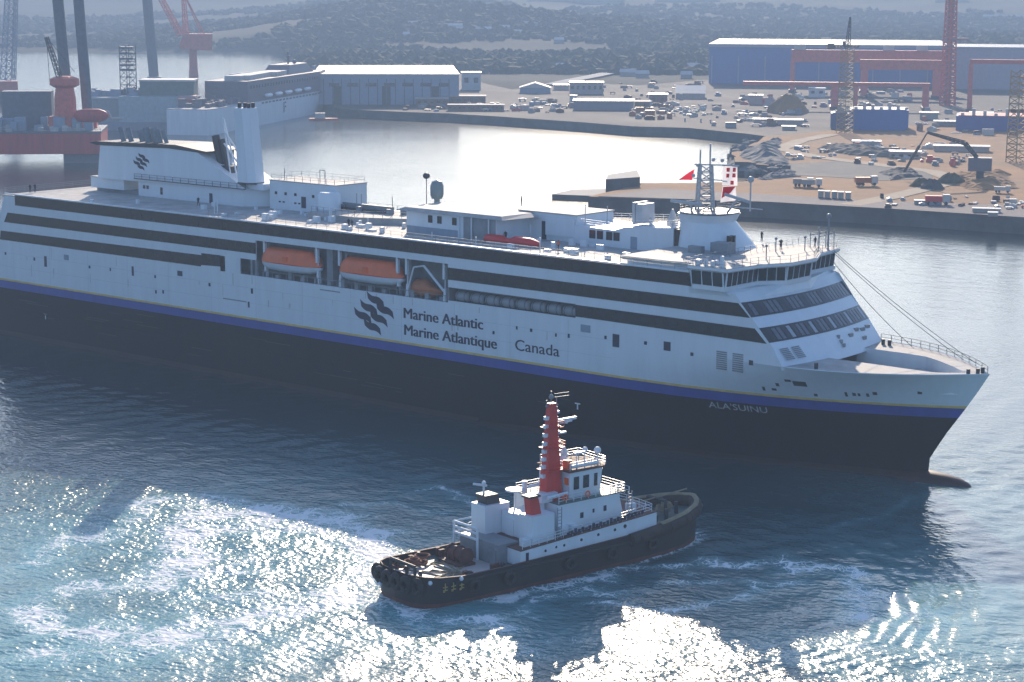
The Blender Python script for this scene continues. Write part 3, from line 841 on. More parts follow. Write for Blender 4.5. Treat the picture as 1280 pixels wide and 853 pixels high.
rl.tube((70.5, 5, 34.9), (71.8, 5, 34.9), .07); rl.build('roof_rail', GREY, h3)
# funnel
FY0, FY1 = 1.6, 10.6
fn = MB()
fn.prismY([(12.8, 30.0), (13.8, 36.4), (34, 36.9), (42, 36.6), (55, 30.6)], FY0, FY1)
funnel = fn.build('funnel', WHITE, ferry)
ft = MB(); ft.prismY([(10.6, 36.75), (13.0, 36.45), (34, 36.95), (42.5, 36.6), (44.5, 36.9), (36, 37.7), (13.0, 37.15)], FY0-.15, FY1+.15); ft.build('funnel_top', DARK, funnel)
ep = MB()
for x, y, r, h in [(17.6, 4, .5, 2.9), (19.4, 4.4, .5, 2.8), (21.6, 5.5, .6, 2.4), (25.0, 4.2, .75, 3.1), (26.8, 4.6, .75, 3.1), (28.6, 4, .42, 3.0), (29.8, 4.4, .4, 2.9)]:
    ep.tube((x+.7, y, 36.6), (x-.5, y, 37.0+h), r, n=10)
ep.each('exhaust_pipe', GREY, funnel, smooth=True, auto=40)
ep = MB()
for x, y, r, h in [(44.8, 4, .75, 4.2), (46.6, 4, .6, 3.6)]: ep.tube((x+1.2, y, 33.6), (x-.4, y, 35.5+h), r, n=10)
ep.box(43.5, 49.5, 3, 8, 32.5, 34.4); ep.build('vent_pipe', DARK, funnel, smooth=True, auto=40)
am = MB()
for p, q in [((49.5, 3, 32.5), (47.6, 3, 43.2)), ((51.5, 3, 31.5), (47.9, 3, 43.0)), ((47.8, 3, 38.5), (54, 3.2, 32.5)), ((47.9, 3, 40.8), (55.5, 3.4, 32.8))]: am.tube(p, q, .16, n=6)
am.build('aerial_mast', WHITE, ferry)
pl_ = MB(); pl_.rail([(24, 1.4, 30.7), (55, 1.4, 30.7)], .9, 2.2, .04, 2); pl_.box(24, 55, 1.2, 1.65, 30.62, 30.72); pl_.build('funnel_walkway', NAVY, ferry)
# tall square exhaust tower
tw = MB(); bp = [(52.8, 1.6), (55.4, 1.6), (56.5, 2.7), (56.5, 4.8), (52.8, 4.8)]
tp = [(52.1, 1.7), (54.1, 1.7), (55.1, 2.7), (55.1, 4.6), (52.1, 4.6)]
tw.prism(bp, 31.7, 45.2, tp); tower = tw.build('exhaust_tower', WHITE, ferry)
MB().prism([(p[0]*1.0, p[1]-.06) for p in bp], 31.55, 31.85).build('tower_base', DARK, tower)
tt_ = MB()
for x, y in ((52.6, 2.6), (53.4, 3.2), (54.2, 4.4), (54.6, 3.0)): tt_.tube((x, y, 45.1), (x, y, 46.1), .35, n=8)
tt_.each('tower_pipe', DARK, tower)
# wave emblem on side and funnel: six thick waves in a lozenge
EMB = [(-.10, .98), (-.56, .50), (.52, .50), (-.98, .02), (.10, .00), (-.34, -.50)]
def emblem(name, parent, cx, cz, sx, sz, y):
    mb = MB()
    for gx, gz in EMB:
        top = []; bot = []
        for k in range(11):
            t = k/10-.5
            zz = -.46*t+.075*math.sin(t*2*math.pi)
            top.append((gx+t*1.12-.04, gz+zz+.20)); bot.append((gx+t*1.12+.04, gz+zz-.20))
        vs = [(cx+sx*p[0], y-.03, cz+sz*p[1]) for p in top]+[(cx+sx*p[0], y-.03, cz+sz*p[1]) for p in bot]
        mb.add(vs, [(k, k+11, k+12, k+1) for k in range(10)])
    return mb.build(name, NAVY, parent)
emblem('wave_emblem', ferry, 102.4, 14.25, 3.3, 3.0, -BEAM)
emblem('wave_emblem', funnel, 26.4, 33.6, 1.75, 1.45, FY0)
# lettering
def text(body, name, parent, m, loc, size, rot, sx=1.0, bold=0.0, spacing=1.0, shear=0.0, ext=.004):
    cu = bpy.data.curves.new('lettering', 'FONT'); cu.body = body; cu.size = size; cu.offset = bold*size; cu.extrude = ext; cu.space_character = spacing; cu.shear = shear
    cu.resolution_u = 3
    tmp = bpy.data.objects.new('lettering', cu); COL.objects.link(tmp)
    dg = bpy.context.evaluated_depsgraph_get(); me = bpy.data.meshes.new_from_object(tmp.evaluated_get(dg))
    bpy.data.objects.remove(tmp); bpy.data.curves.remove(cu)
    me.transform(Matrix.Diagonal((sx, 1, 1, 1)))
    me.materials.clear(); me.materials.append(m); me.name = name
    o = bpy.data.objects.new(name, me); COL.objects.link(o); o.location = loc; o.rotation_euler = rot
    if parent: o.parent = parent
    return o
SIDE = (R(90), 0, 0)
def fit_text(body, x0, x1, z, h, y, m, name='company_lettering', parent=ferry, bold=0.0, cap=.72, heavy=0.0):
    t = text(body, name, parent, m, (0, 0, 0), h/cap, SIDE, bold=bold)
    xs = [v.co.x for v in t.data.vertices]; w = max(xs)-min(xs)
    t.data.transform(Matrix.Translation((-min(xs), 0, 0))); t.data.transform(Matrix.Diagonal(((x1-x0)/w, 1, 1, 1)))
    if heavy:
        me = t.data; base = MB(); n = len(me.vertices)
        V0 = [tuple(v.co) for v in me.vertices]; F0 = [tuple(p.vertices) for p in me.polygons]
        for i, dx in enumerate((-heavy, 0.0, heavy)): base.add([(a_+dx, b_, c_+.004*i) for a_, b_, c_ in V0], F0)
        me2 = bpy.data.meshes.new(name); me2.from_pydata(base.v, [], base.f); me2.update(); me2.materials.append(m); t.data = me2
    t.location = (x0, y, z); return t
fit_text('Marine Atlantic', 108.3, 124.9, 14.95, 1.75, -BEAM-.035, NAVY, heavy=.085)
fit_text('Marine Atlantique', 108.4, 127.7, 12.25, 1.75, -BEAM-.035, NAVY, heavy=.085)
can = fit_text('Canada', 131.4, 140.0, 12.55, 1.75, -BEAM-.035, NAVY, 'country_wordmark', heavy=.03)
fl_ = MB(); fl_.box(138.55, 138.62, -BEAM-.04, -BEAM-.02, 13.9, 14.75)
for x0, x1 in ((138.62, 138.95), (139.5, 139.85)): fl_.box(x0, x1, -BEAM-.04, -BEAM-.02, 14.25, 14.75)
fl_.box(139.1, 139.35, -BEAM-.04, -BEAM-.02, 14.33, 14.67); fl_.build('flag_mark', NAVY, can)
se = MB()
for x in (132.95, 134.1, 135.65, 137.1, 138.45): se.box(x-.2, x+.3, -BEAM-.04, -BEAM-.02, 12.5, 12.64)
se.build('serif', NAVY, can)
LETTER = mat('pale_lettering', (.80, .80, .80), .5)
nm = fit_text("ALA'SUINU", 165.6, 174.2, 8.05, .95, -12.2, LETTER, 'ship_name', bold=.0)
# bend the name onto the flaring plating
for v in nm.data.vertices:
    X_ = nm.location.x+v.co.x; Z_ = nm.location.z+v.co.y
    v.co.z = (-1)*(-hb(stem(Z_)-X_, Z_)-.05-nm.location.y)
# portholes, doors and small marks on the white side
pw = MB()
for u, v, w, h in [(7, 317, .5, .5), (43, 324, .5, .6), (57, 327, .75, 2.0), (112, 334, .5, .5), (138, 337, .3, .6), (166, 339, .55, 1.7), (194, 346, .4, .5), (262, 356, .5, .6), (195, 365, .4, .6), (204, 365, .4, .6), (315, 364, .5, .9), (311, 381, .4, 1.0),
                   (617, 416, .4, .5), (646, 410, .3, .5), (664, 413, .45, .5), (695, 419, .3, .5), (711, 420, .35, .6), (757, 422, .4, .5), (807, 429, .5, .5), (865, 443, .5, .5)]:
    P = atY(u, v, -BEAM); pw.box(P.x-w/2, P.x+w/2, -BEAM-.04, -BEAM+.02, P.z-h/2, P.z+h/2)
pw.each('porthole', NAVY, ferry)
for u, v, w, h, m in [(225, 342, 1.3, .9, NAVY), (770, 426, 1.2, 1.9, NAVY), (834, 433, 1.2, 1.3, NAVY), (83, 322, 1.4, 1.0, SHEDGREY), (732, 411, 1.8, 1.1, SHEDGREY)]:
    P = atY(u, v, -BEAM); MB().box(P.x-w/2, P.x+w/2, -BEAM-.05, -BEAM+.02, P.z-h/2, P.z+h/2).build('side_window', m, ferry)
sl = MB()
for (u, v), (u2, v2) in [((279, 373), (308, 378)), ((400, 362), (425, 366))]:
    P = atY(u, v, -BEAM); Q = atY(u2, v2, -BEAM); sl.box(P.x, Q.x, -BEAM-.03, -BEAM+.01, P.z-.1, P.z+.08)
sl.each('hull_seam', GREY, ferry)
dm = MB()
for u, v in [(722, 508), (57, 396)]:
    for y in np.arange(-14, -8, .03):
        P = atY(u, v, y)
        if abs(y) <= hb(stem(P.z)-P.x, P.z)+.03: break
    dm.box(P.x-.5, P.x+.5, P.y-.05, P.y+.05, P.z+.3, P.z+.5); dm.box(P.x-.1, P.x+.1, P.y-.05, P.y+.05, P.z-.5, P.z+.3)
dm.build('tug_mark', LETTER, ferry)

# faint plate seams and weeping scuppers
ps = MB()
for x in np.arange(6, 150, 11.3):
    ps.box(x, x+.05, -BEAM-.012, -BEAM+.05, 11.2, 18.3)
for z in (13.55, 16.15): ps.box(2, 150, -BEAM-.012, -BEAM+.05, z, z+.045)
tag(ps.build('plate_seam', mat('seam_grey', (.55, .60, .66), .5), ferry), kind='stuff')
ru = MB(); r4 = random.Random(6)
for i in range(26):
    x = r4.uniform(5, 148); h = r4.uniform(.5, 2.4); z = r4.choice((18.3, 18.3, 14.5, 16.1)); ru.box(x, x+r4.uniform(.05, .14), -BEAM-.02, -BEAM+.03, z-h, z)
tag(ru.build('rust_streak', mat('rust_stain', (.50, .43, .36), .6, var=.2), ferry), kind='stuff')
hs_ = MB()
for i in range(30):
    x = r4.uniform(5, 145); w = r4.uniform(1, 7); z = r4.uniform(2.5, 8.5); hs_.box(x, x+w, -BEAM-.012, -BEAM+.03, z, z+r4.uniform(.04, .12))
tag(hs_.build('fender_scuff', mat('scuff_grey', (.045, .04, .04), .6), ferry), kind='stuff')

# ---------------- bridge
def mirror(p): return [(x, -y) for x, y in reversed(p)]
BF = [(164.2, -14.5), (169.6, -14.5), (169.6, -6.4), (172.4, -3.2)]
plan = BF+mirror(BF)
lower = [(163.4, -14.2), (169.3, -14.2), (170.9, -9), (172.4, -3), (172.4, 3), (170.9, 9), (169.3, 14.2), (163.4, 14.2)]
lower2 = [(163.4, -13.8), (171.2, -13.7), (172.2, -9), (172.9, -3), (172.9, 3), (172.2, 9), (171.2, 13.7), (163.4, 13.8)]
MB().prism(lower2, 24.3, 25.55, lower).build('bridge_apron', WHITE, ferry)
shrunk = [(x-.35, y*.975) for x, y in plan]
bridge = MB().prism(shrunk, 25.4, 28.4).build('bridge_house', WHITE, ferry)
MB().prism([(x+.28, y*1.012) for x, y in plan], 25.45, 26.1, [(x+.32, y*1.014) for x, y in plan]).build('bridge_sill', WHITE, bridge)
roofp = [(163.6, -15.0), (170.3, -15.0), (171.2, -8.0), (173.5, -3.2), (173.5, 3.2), (171.2, 8.0), (170.3, 15), (163.6, 15)]
MB().prism(roofp, 28.15, 28.75).build('bridge_roof', DECK, bridge)
MB().prism([(x+.12, y*1.004) for x, y in roofp], 28.3, 28.68).build('roof_fascia', WHITE, bridge)
MB().box(150, 164, -12.5, 12.5, 28.2, 28.6).build('roof_deck', DECK, ferry)
MB().box(151, 163.5, -12, 12, 27.3, 28.2).build('roof_deck_wall', WHITE, ferry)
# bridge windows, one by one, with mullions
def window_run(p, q, n, gap=.16, za=26.12, zb=28.0, lean=.0):
    p = Vector((*p, 0)); q = Vector((*q, 0)); d = (q-p); L_ = d.length; d.normalize(); nrm = Vector((d.y, -d.x, 0))
    for k in range(n):
        a = p+d*(L_*k/n+gap/2); b = p+d*(L_*(k+1)/n-gap/2)
        c0 = nrm*.22; c1 = nrm*(.22+lean)
        vs = [a+c0+Vector((0, 0, za)), b+c0+Vector((0, 0, za)), b+c1+Vector((0, 0, zb)), a+c1+Vector((0, 0, zb))]
        back = [x-nrm*.3 for x in vs]
        MB().add(vs+back, [(0, 1, 2, 3), (4, 0, 3, 7), (1, 5, 6, 2), (3, 2, 6, 7), (0, 4, 5, 1)]).build('window', GLASS, bridge)
    mb = MB()
    for k in range(n+1):
        a = p+d*(L_*k/n)+nrm*.12
        mb.tube(a+Vector((0, 0, za-.05)), a+nrm*lean+Vector((0, 0, zb+.2)), .13, n=4)
    mb.each('mullion', WHITE, bridge)
window_run((164.2, -14.4), (169.5, -14.4), 3, lean=.25)
for s in (0, 1):
    f = (lambda p: p) if s == 0 else (lambda p: (p[0], -p[1]))
    for a, b, n in (((169.6, -14.3), (169.6, -6.5), 6), ((169.7, -6.3), (172.4, -3.3), 3)):
        a, b = f(a), f(b)
        if s: a, b = b, a
        window_run(a, b, n, lean=.25)
window_run((172.4, -3.1), (172.4, 3.1), 4, lean=.25)
rl = MB(); rl.rail([(p[0]-.3, p[1]*.985, 28.75) for p in roofp], 1.0, 1.6, .035, 2, closed=True); rl.build('roof_rail', GREY, bridge)
# clutter on the near bridge wing
cl = MB()
for x, y, s, h in [(164.6, -13.8, .5, .7), (165.9, -13.6, .4, .9), (167.2, -13.9, .45, .8), (168.3, -13.2, .4, 1.5), (169.0, -13.8, .3, 1.0), (163.9, -12.5, .6, .6), (166.5, -11.8, .5, .6)]:
    cl.box(x-s/2, x+s/2, y-s/2, y+s/2, 28.7, 28.7+h)
cl.each('wing_equipment', WHITE, bridge)

# ---------------- upper deck houses amidships and forward
h4 = house('lounge_house', 118.8, 130.6, 2.0, 11.5, 27.3, 31.6, over=.15)
MB().box(123.6, 124.5, 1.9, 2.02, 27.4, 30.3).build('house_door', NAVY, h4)
MB().box(124.6, 130.4, 1.6, 2.0, 28.2, 31.1).build('house_panel', WHITE, h4)
h5 = MB().prismY([(130.4, 27.3), (149.4, 27.3), (149.4, 31.3), (140.0, 30.6), (138.2, 30.0), (130.4, 30.2)], 1.7, 11.5).build('officers_house', WHITE, ferry)
for x in (133.4, 134.9, 136.7, 138.1): MB().box(x, x+1.15, 1.62, 1.75, 28.4, 29.7).each('house_window', GLASS, h5)
MB().box(141.4, 142.6, 1.62, 1.75, 27.4, 29.3).build('house_door', SHEDGREY, h5)
rl = MB(); rl.rail([(130.6, 1.9, 30.3), (138, 1.9, 30.1), (140, 1.9, 30.7), (149, 1.9, 31.3), (149, 11, 31.3), (131, 11, 30.3)], 1.0, 1.6, .035, 3); rl.build('roof_rail', WHITE, h5)
rk = MB()
rk.box(140.2, 141.4, 4.5, 7.8, 31.1, 34.0); rk.box(139.6, 140.1, 4.4, 7.9, 30.8, 34.2)
rk.lathe([(1.1, 30.4), (.9, 31.6), (.15, 33.6)], (146.5, 5.5, 0), 10); rk.tube((143.5, 4, 30.9), (143.5, 4, 32.2), .3)
rk.tube((131.8, 2.6, 30), (131.8, 2.6, 33.5), .08); rk.tube((136.6, 2.0, 30), (136.6, 2.0, 33.6), .08)
rk.build('roof_gear', mat('light_grey_mast', (.50, .51, .52), .5, var=.15), h5)
# rounded mast house
mh = MB(); rings = []
for z, x0, x1, w in [(27.3, 149.4, 161.2, 4.8), (28.6, 149.4, 160.6, 4.6), (30.5, 149.5, 158.8, 4.2), (32.4, 149.5, 157.0, 3.7), (33.6, 149.2, 157.6, 4.2)]:
    r = []
    for k in range(20):
        t = 2*math.pi*k/20; cx_ = (x0+x1)/2; a = (x1-x0)/2
        e = 2/3.2
        r.append((cx_+a*math.copysign(abs(math.cos(t))**e, math.cos(t)), 5.2+w*math.copysign(abs(math.sin(t))**e, math.sin(t)), z))
    rings.append(r)
mast_house = mh.loft(rings).build('mast_house', WHITE, ferry, smooth=True, auto=35)
MB().box(149.5, 151.6, 1.78, 4.5, 27.36, 31.1).build('mast_house_door', BAND, mast_house)
mw = MB()
for y in (-.0, .9):
    mw.box(159.1, 159.9, 1.55+y*.9, 1.95+y*.9, 29.6, 30.9)
mw.each('house_window', GLASS, mast_house)
ms = MB()
ms.lathe([(4.6, 33.7), (4.6, 33.9)], (153.5, 5.2, 0), 18)
ms.rail([(153.5+4.6*math.cos(t), 5.2+4.6*math.sin(t), 33.9) for t in np.linspace(0, 2*math.pi, 17)], 1.1, 1.4, .04, 3)
ms.build('mast_platform', GREY, mast_house)
mm = MB()
mm.lattice((152.6, 5.2, 33.9), (152.6, 5.2, 40.8), 2.4, 1.7, 6, .17)
mm.tube((151.6, 5.2, 40.8), (151.6, 5.2, 43.0), .12); mm.tube((153.4, 5.2, 40.8), (153.4, 5.2, 44.0), .13)
mm.tube((150.6, 5.2, 40.7), (158.7, 5.0, 41.0), .11); mm.tube((150.4, 5.2, 38.6), (156.5, 5.2, 38.6), .08)
mm.tube((149.0, 1.5, 35.4), (154.5, 1.5, 35.2), .28, n=6); mm.tube((151.7, 3, 35.2), (151.7, 3, 33.9), .2)
mm.tube((158.0, 2.5, 36.9), (162.5, 2.5, 36.0), .26, n=6); mm.tube((160.2, 2.5, 36.3), (157.5, 4, 34.0), .16)
mm.tube((161.5, 4, 34.5), (161.5, 4, 39.0), .12); mm.ball((161.5, 4, 39.2), .5); mm.tube((156.5, 5.2, 34.8), (163, 5, 34.8), .1)
for x, z in ((151.2, 40.6), (154.0, 41.6), (155.6, 41.6), (150.4, 39.0)): mm.ball((x, 5.2, z), .3)
mm.build('signal_mast', mat('light_grey_mast', (.50, .51, .52), .5, var=.15), ferry)
# clutter forward of the mast house on the bridge roof
bc = MB()
bc.box(158.5, 161.5, -1.8, .4, 28.6, 30.2); bc.box(155.5, 157.8, -3.2, -2.2, 28.6, 29.6)
for x, y in ((165.5, 5), (168, 9), (163.5, -4), (169, -3)): bc.tube((x, y, 28.75), (x, y, 30.6), .08); bc.ball((x, y, 30.7), .22)
bc.build('roof_gear', GREY, bridge)
# tall light post on the port wing
pm = MB(); pm.tube((169.8, 12.6, 28.7), (169.8, 12.6, 33.6), .14); pm.ball((169.8, 12.6, 33.7), .4)
for x, y, h in ((168, 13, 2.6), (169, 11.2, 3.4), (170.3, 13.4, 2.9), (166.7, 12.6, 2.3), (168.6, 13.9, 2.6)): pm.tube((x, y, 28.7), (x, y, 28.7+h), .07)
for p, q in (((168, 13, 30.4), (170.3, 13.4, 31.2)), ((169, 11.2, 31.8), (169.8, 12.6, 32)), ((166.7, 12.6, 30.6), (168.6, 13.9, 31))): pm.tube(p, q, .06)
pm.build('wing_mast', GREY, bridge)
sc_ = MB()
for p, q in (((170.9, 12.5, 28.6), (199.5, 2.6, RIM+.8)), ((171.0, 12.0, 28.5), (196.5, 5.0, RIM+.5)), ((171.3, 11.0, 27.6), (186.0, 9.5, RIM+.5))):
    p, q = Vector(p), Vector(q); pts = [p.lerp(q, t)-Vector((0, 0, 2.2*t*(1-t))) for t in np.linspace(0, 1, 12)]
    sc_.path(pts, .045, 4)
sc_.build('stay_wire', DARK, ferry)
# canopy house with its pale swept roof
ch = MB().prism([(101.6, -6.0), (113.5, -6.0), (120.8, -6.0), (120.8, 4), (101.6, 4)], 27.3, 31.0).build('canopy_house', WHITE, ferry)
MB().prism([(99.6, -6.6), (122.5, -6.6), (123.5, 1), (119, 9.5), (104, 9.5), (98.8, 3)], 31.0, 31.5, [(101, -5.6), (121.5, -5.6), (122, 1), (118, 8.5), (105, 8.5), (100.5, 3)]).build('canopy_roof', DECK, ch)
for x in (106.4, 108.4, 111.6): MB().box(x, x+.9, -6.08, -5.98, 29.4, 30.6).each('house_window', GLASS, ch)
MB().box(101.7, 113.0, -6.12, -5.98, 27.5, 28.6).build('house_skirt', SHEDGREY, ch)
MB().box(114.0, 120.7, -6.06, -5.98, 27.4, 30.9).build('house_panel', GREY, ch)
cp = MB()
for x in (113.2, 115.9, 119.5): cp.tube((x, -6.3, 27.3), (x, -6.3, 31.0), .12)
cp.each('canopy_post', WHITE, ch)
rd_ = MB(); rd_.lathe([(.9, 31.6), (1.15, 32.2), (1.15, 33.7), (.85, 34.5), (.1, 34.85)], (97.0, 6.5, 0), 14); rd_.tube((97, 6.5, 27.3), (97, 6.5, 31.7), .5)
rd_.build('radome', mat('grey_green_dome', (.22, .28, .28), .4), ferry, smooth=True, auto=40)
dl = MB(); dl.tube((94.6, 6.5, 27.3), (94.6, 6.5, 35.0), .07); dl.ball((94.6, 6.5, 35.3), .62, rz=.55); dl.build('dome_lamp', DARK, ferry)
# raised hatch platform with pool rails amidships
hp = MB().prism([(74.5, -2.0), (86.5, -2.6), (95.5, 2.0), (95.5, 9), (74.5, 9)], 27.35, 28.4).build('hatch_platform', DECK, ferry)
hr = MB(); hr.rail([(75, -1.6, 28.4), (86, -2.2, 28.4), (95, 2.2, 28.4)], 1.0, 1.5, .04, 2); hr.box(76, 88, 5, 5.5, 28.4, 29.6)
for x in np.arange(76, 94, 2.3): hr.box(x, x+.9, 3.5+((x*7) % 3), 4.3+((x*7) % 3), 28.4, 29.3)
for x in (80.5, 81.6, 89): hr.tube((x, 4, 28.4), (x, 4, 31.6), .07)
hr.build('platform_gear', GREY, hp)
MB().box(76, 87, 4.2, 4.6, 28.6, 28.9).build('bench', DARK, hp)
dk = MB(); rr_ = random.Random(4)
for u, v, s in [(255, 262, .8), (268, 258, .8), (300, 256, .6), (320, 262, .5), (345, 264, .5), (350, 268, .6), (395, 268, .7), (402, 272, .5), (410, 266, .8), (408, 276, .6), (440, 258, .5), (455, 255, .5), (250, 251, .4), (545, 293, .4), (585, 296, .4), (450, 282, .5), (115, 255, .5), (172, 255, .5)]:
    P = at(u, v, 27.35); dk.box(P.x-s/2, P.x+s/2, P.y-s/2, P.y+s/2, 27.35, 27.35+s*rr_.uniform(.8, 1.8))
dk.each('deck_ventilator', WHITE, ferry)
lk = MB(); r3 = random.Random(31)
for i in range(46):
    x = r3.uniform(60, 160); y = r3.uniform(-11.5, .8)
    if 100 < x < 122 and y < 1 or 74 < x < 96 and y > -3.2: continue
    a = r3.uniform(.4, 1.5); b_ = r3.uniform(.4, .9); h = r3.uniform(.3, 1.2)
    lk.box(x, x+a, y, y+b_, 27.3, 27.35+h)
lk.each('deck_locker', WHITE, ferry)
pp = MB()
for u, v, h in [(268, 268, 2.6), (272, 268, 2.6), (394, 270, 2.4), (412, 277, 2.4), (414, 279, 2), (460, 283, 1.4), (540, 300, 1.3), (595, 308, 1.5), (675, 318, 2.6), (663, 300, 2.6)]:
    P = at(u, v, 27.35); pp.tube((P.x, P.y, 27.3), (P.x, P.y, 27.3+h), .08)
pp.each('deck_post', WHITE, ferry)

# ---------------- lifeboat davits (part of the ship); the boats that hang from them are things of their own
for x in (75.6, 88.2, 93.4, 106.4, 108.4, 116.4):
    d = MB()
    d.box(x-.22, x+.22, -13.4, -10.0, 24.2, 24.7); d.box(x-.22, x+.22, -13.5, -13.0, 21.9, 24.6)
    d.prismY([(x-.3, 18.4), (x+.3, 18.4), (x+.18, 20.4), (x-.18, 20.4)], -13.3, -12.7); d.tube((x, -13.1, 20.4), (x, -13.1, 22.0), .1)
    d.build('davit', WHITE, ferry)
cr = MB()
for x in np.arange(75, 117, 3.1): cr.box(x, x+.8, -13.3, -12.6, 18.4, 18.4+.5+((x*13) % 7)/7)
for x in np.arange(76, 117, 1.7): cr.tube((x, -13.6, 18.4), (x, -13.6, 19.4), .045, n=4)
cr.tube((75, -13.6, 19.4), (117, -13.6, 19.4), .045, n=4)
cr.build('recess_gear', GREY, ferry)

def ring_super(x, w, zb, zt, zm, n=16, y=0.0):
    """boat cross section: round bilge below zm, cabin curve above"""
    out = []
    for k in range(n):
        t = 2*math.pi*k/n; c, s_ = math.cos(t), math.sin(t)
        yy = w*math.copysign(abs(c)**.8, c)
        zz = zm+(zt-zm)*abs(s_)**.85 if s_ >= 0 else zm-(zm-zb)*abs(s_)**.8
        out.append((x, y+yy, zz))
    return out
def lifeboat(name, label, x0, x1, z0, y=-12.6, cabin=None):
    L_ = x1-x0
    t = thing(name, label, 'lifeboat', (x0, y, z0), 0, 'lifeboats hanging in the side recess')
    cabin = cabin or ORANGE
    st = [(0, .3, 1.0, 1.5), (.04, .8, .6, 1.5), (.15, 1.6, .15, 1.5), (.35, 1.85, 0, 1.5), (.65, 1.85, 0, 1.5), (.85, 1.6, .15, 1.5), (.96, .8, .6, 1.5), (1, .3, 1.0, 1.5)]
    MB().loft([ring_super(L_*f, w, zb, zm+.02, zm) for f, w, zb, zm in st]).build('hull', WHITE, t, smooth=True, auto=50)
    MB().loft([ring_super(L_*f, w, 1.48, zt, 1.5) for f, w, zt in [(.0, .28, 1.7), (.03, .7, 2.1), (.08, 1.35, 3.3), (.15, 1.62, 4.0), (.85, 1.62, 4.0), (.92, 1.35, 3.3), (.97, .7, 2.1), (1, .28, 1.7)]]).build('canopy', cabin, t, smooth=True, auto=35)
    gl = MB(); gl.loft([ring_super(L_*f, w+.09, 1.40, 1.62, 1.51) for f, w in [(0, .3), (.04, .8), (.15, 1.6), (.35, 1.85), (.65, 1.85), (.85, 1.6), (.96, .8), (1, .3)]]).build('gunwale', RED, t)
    hk = MB()
    for f in (.10, .9): hk.box(L_*f-.2, L_*f+.2, -.2, .2, 3.0, 4.5)
    hk.each('lifting_hook', GREY, t)
    MB().box(L_*.45, L_*.53, -1.68, -1.5, 1.9, 2.8).build('hatch', cabin, t)
    return t
lb = lifeboat('lifeboat', 'orange-topped lifeboat nearest the stern in the recess of the white ferry', 74.4, 88.6, 19.6)
lb2 = lifeboat('lifeboat', 'orange-topped lifeboat hanging midway, above the wave emblem side of the recess', 92.9, 107.2, 19.6)
rb = thing('rescue_boat', 'small plain orange rescue boat under a slanted davit, forward of the two lifeboats', 'rescue boat', (108.6, -12.0, 18.5), 0)
MB().loft([ring_super(f, w, zb, 1.25, 1.2) for f, w, zb in [(0, .8, .4), (.6, 1.2, .1), (4, 1.3, 0), (5.6, .9, .4), (6.6, .2, 1.0)]]).build('hull', ORANGEDK, rb, smooth=True, auto=50)
MB().loft([ring_super(f, w, 1.15, zt, 1.2) for f, w, zt in [(.1, .8, 1.9), (.9, 1.1, 2.7), (3.0, 1.1, 2.8), (4.2, .9, 1.9), (6, .4, 1.3)]]).build('cover', ORANGEDK, rb, smooth=True, auto=40)
da = MB(); da.tube((112.0, -13.2, 23.6), (116.2, -13.2, 20.0), .22); da.tube((108.2, -13.3, 18.4), (109.9, -13.3, 23.2), .14); da.tube((109.9, -13.3, 23.2), (112, -13.2, 23.6), .14)
da.build('rescue_davit', WHITE, ferry)
# liferaft canisters in a row forward of the boats
def raft(i, x):
    w = 2.7
    mb = MB()
    rings = []
    for f, r in ((0, .55), (.08, .8), (.5, .84), (.92, .8), (1, .55)):
        rings.append([(w*f, r*math.cos(2*math.pi*k/12), .85+r*math.sin(2*math.pi*k/12)) for k in range(12)])
    mb.loft(rings); return mb
rafts = []
for i in range(8):
    x = 118.6+i*3.05
    if i == 0:
        r0 = thing('liferaft_canister', 'first grey liferaft canister, next to the rescue boat in the ferry side slot', 'liferaft', (x, -12.6, 18.62), 0, 'liferaft canisters in a row along the ferry side')
        raft(i, x).build('canister', GREY, r0, smooth=True, auto=40)
        sb = MB()
        for xx in (.5, 2.0): sb.torus((xx, 0, .85), .85, .05, 'x', 12, 4)
        sb.build('strap', DARK, r0); MB().box(.2, 2.5, -.5, .5, 0, .1).build('cradle', DARK, r0)
        rafts.append(r0)
    else:
        c = copy_tree(r0); c.location = (x, -12.6, 18.62); rafts.append(c)
        c['label'] = ['', 'second liferaft canister from the rescue boat in the slot of the ferry side', 'third liferaft canister from the rescue boat', 'fourth liferaft canister from the rescue boat', 'fifth liferaft canister, fourth from the bow end of the slot', 'sixth liferaft canister, third from the bow end of the slot', 'seventh liferaft canister, next to the last at the bow end', 'last liferaft canister at the bow end of the slot'][i]
# red covered boat lying on the top deck edge
P = at(634, 306, 27.4); Q = at(697, 313, 27.4)
rbx = thing('covered_boat', 'long bright red covered boat lying on the top deck behind the rail', 'covered boat', (119.0, -6.5, 27.36), 0)
MB().loft([ring_super(f, w, .2, h, .6) for f, w, h in [(0, .5, .9), (.5, .85, 1.3), (3.4, .9, 1.35), (3.9, .8, .95), (5.2, .8, 1.0), (6.2, .9, 1.45), (9.4, .9, 1.35), (10.6, .6, 1.0), (11.2, .15, .8)]]).build('cover', BRIGHTRED, rbx, smooth=True, auto=40)
MB().box(.6, 10.4, -.5, .5, 0, .22).build('cradle', WHITE, rbx)
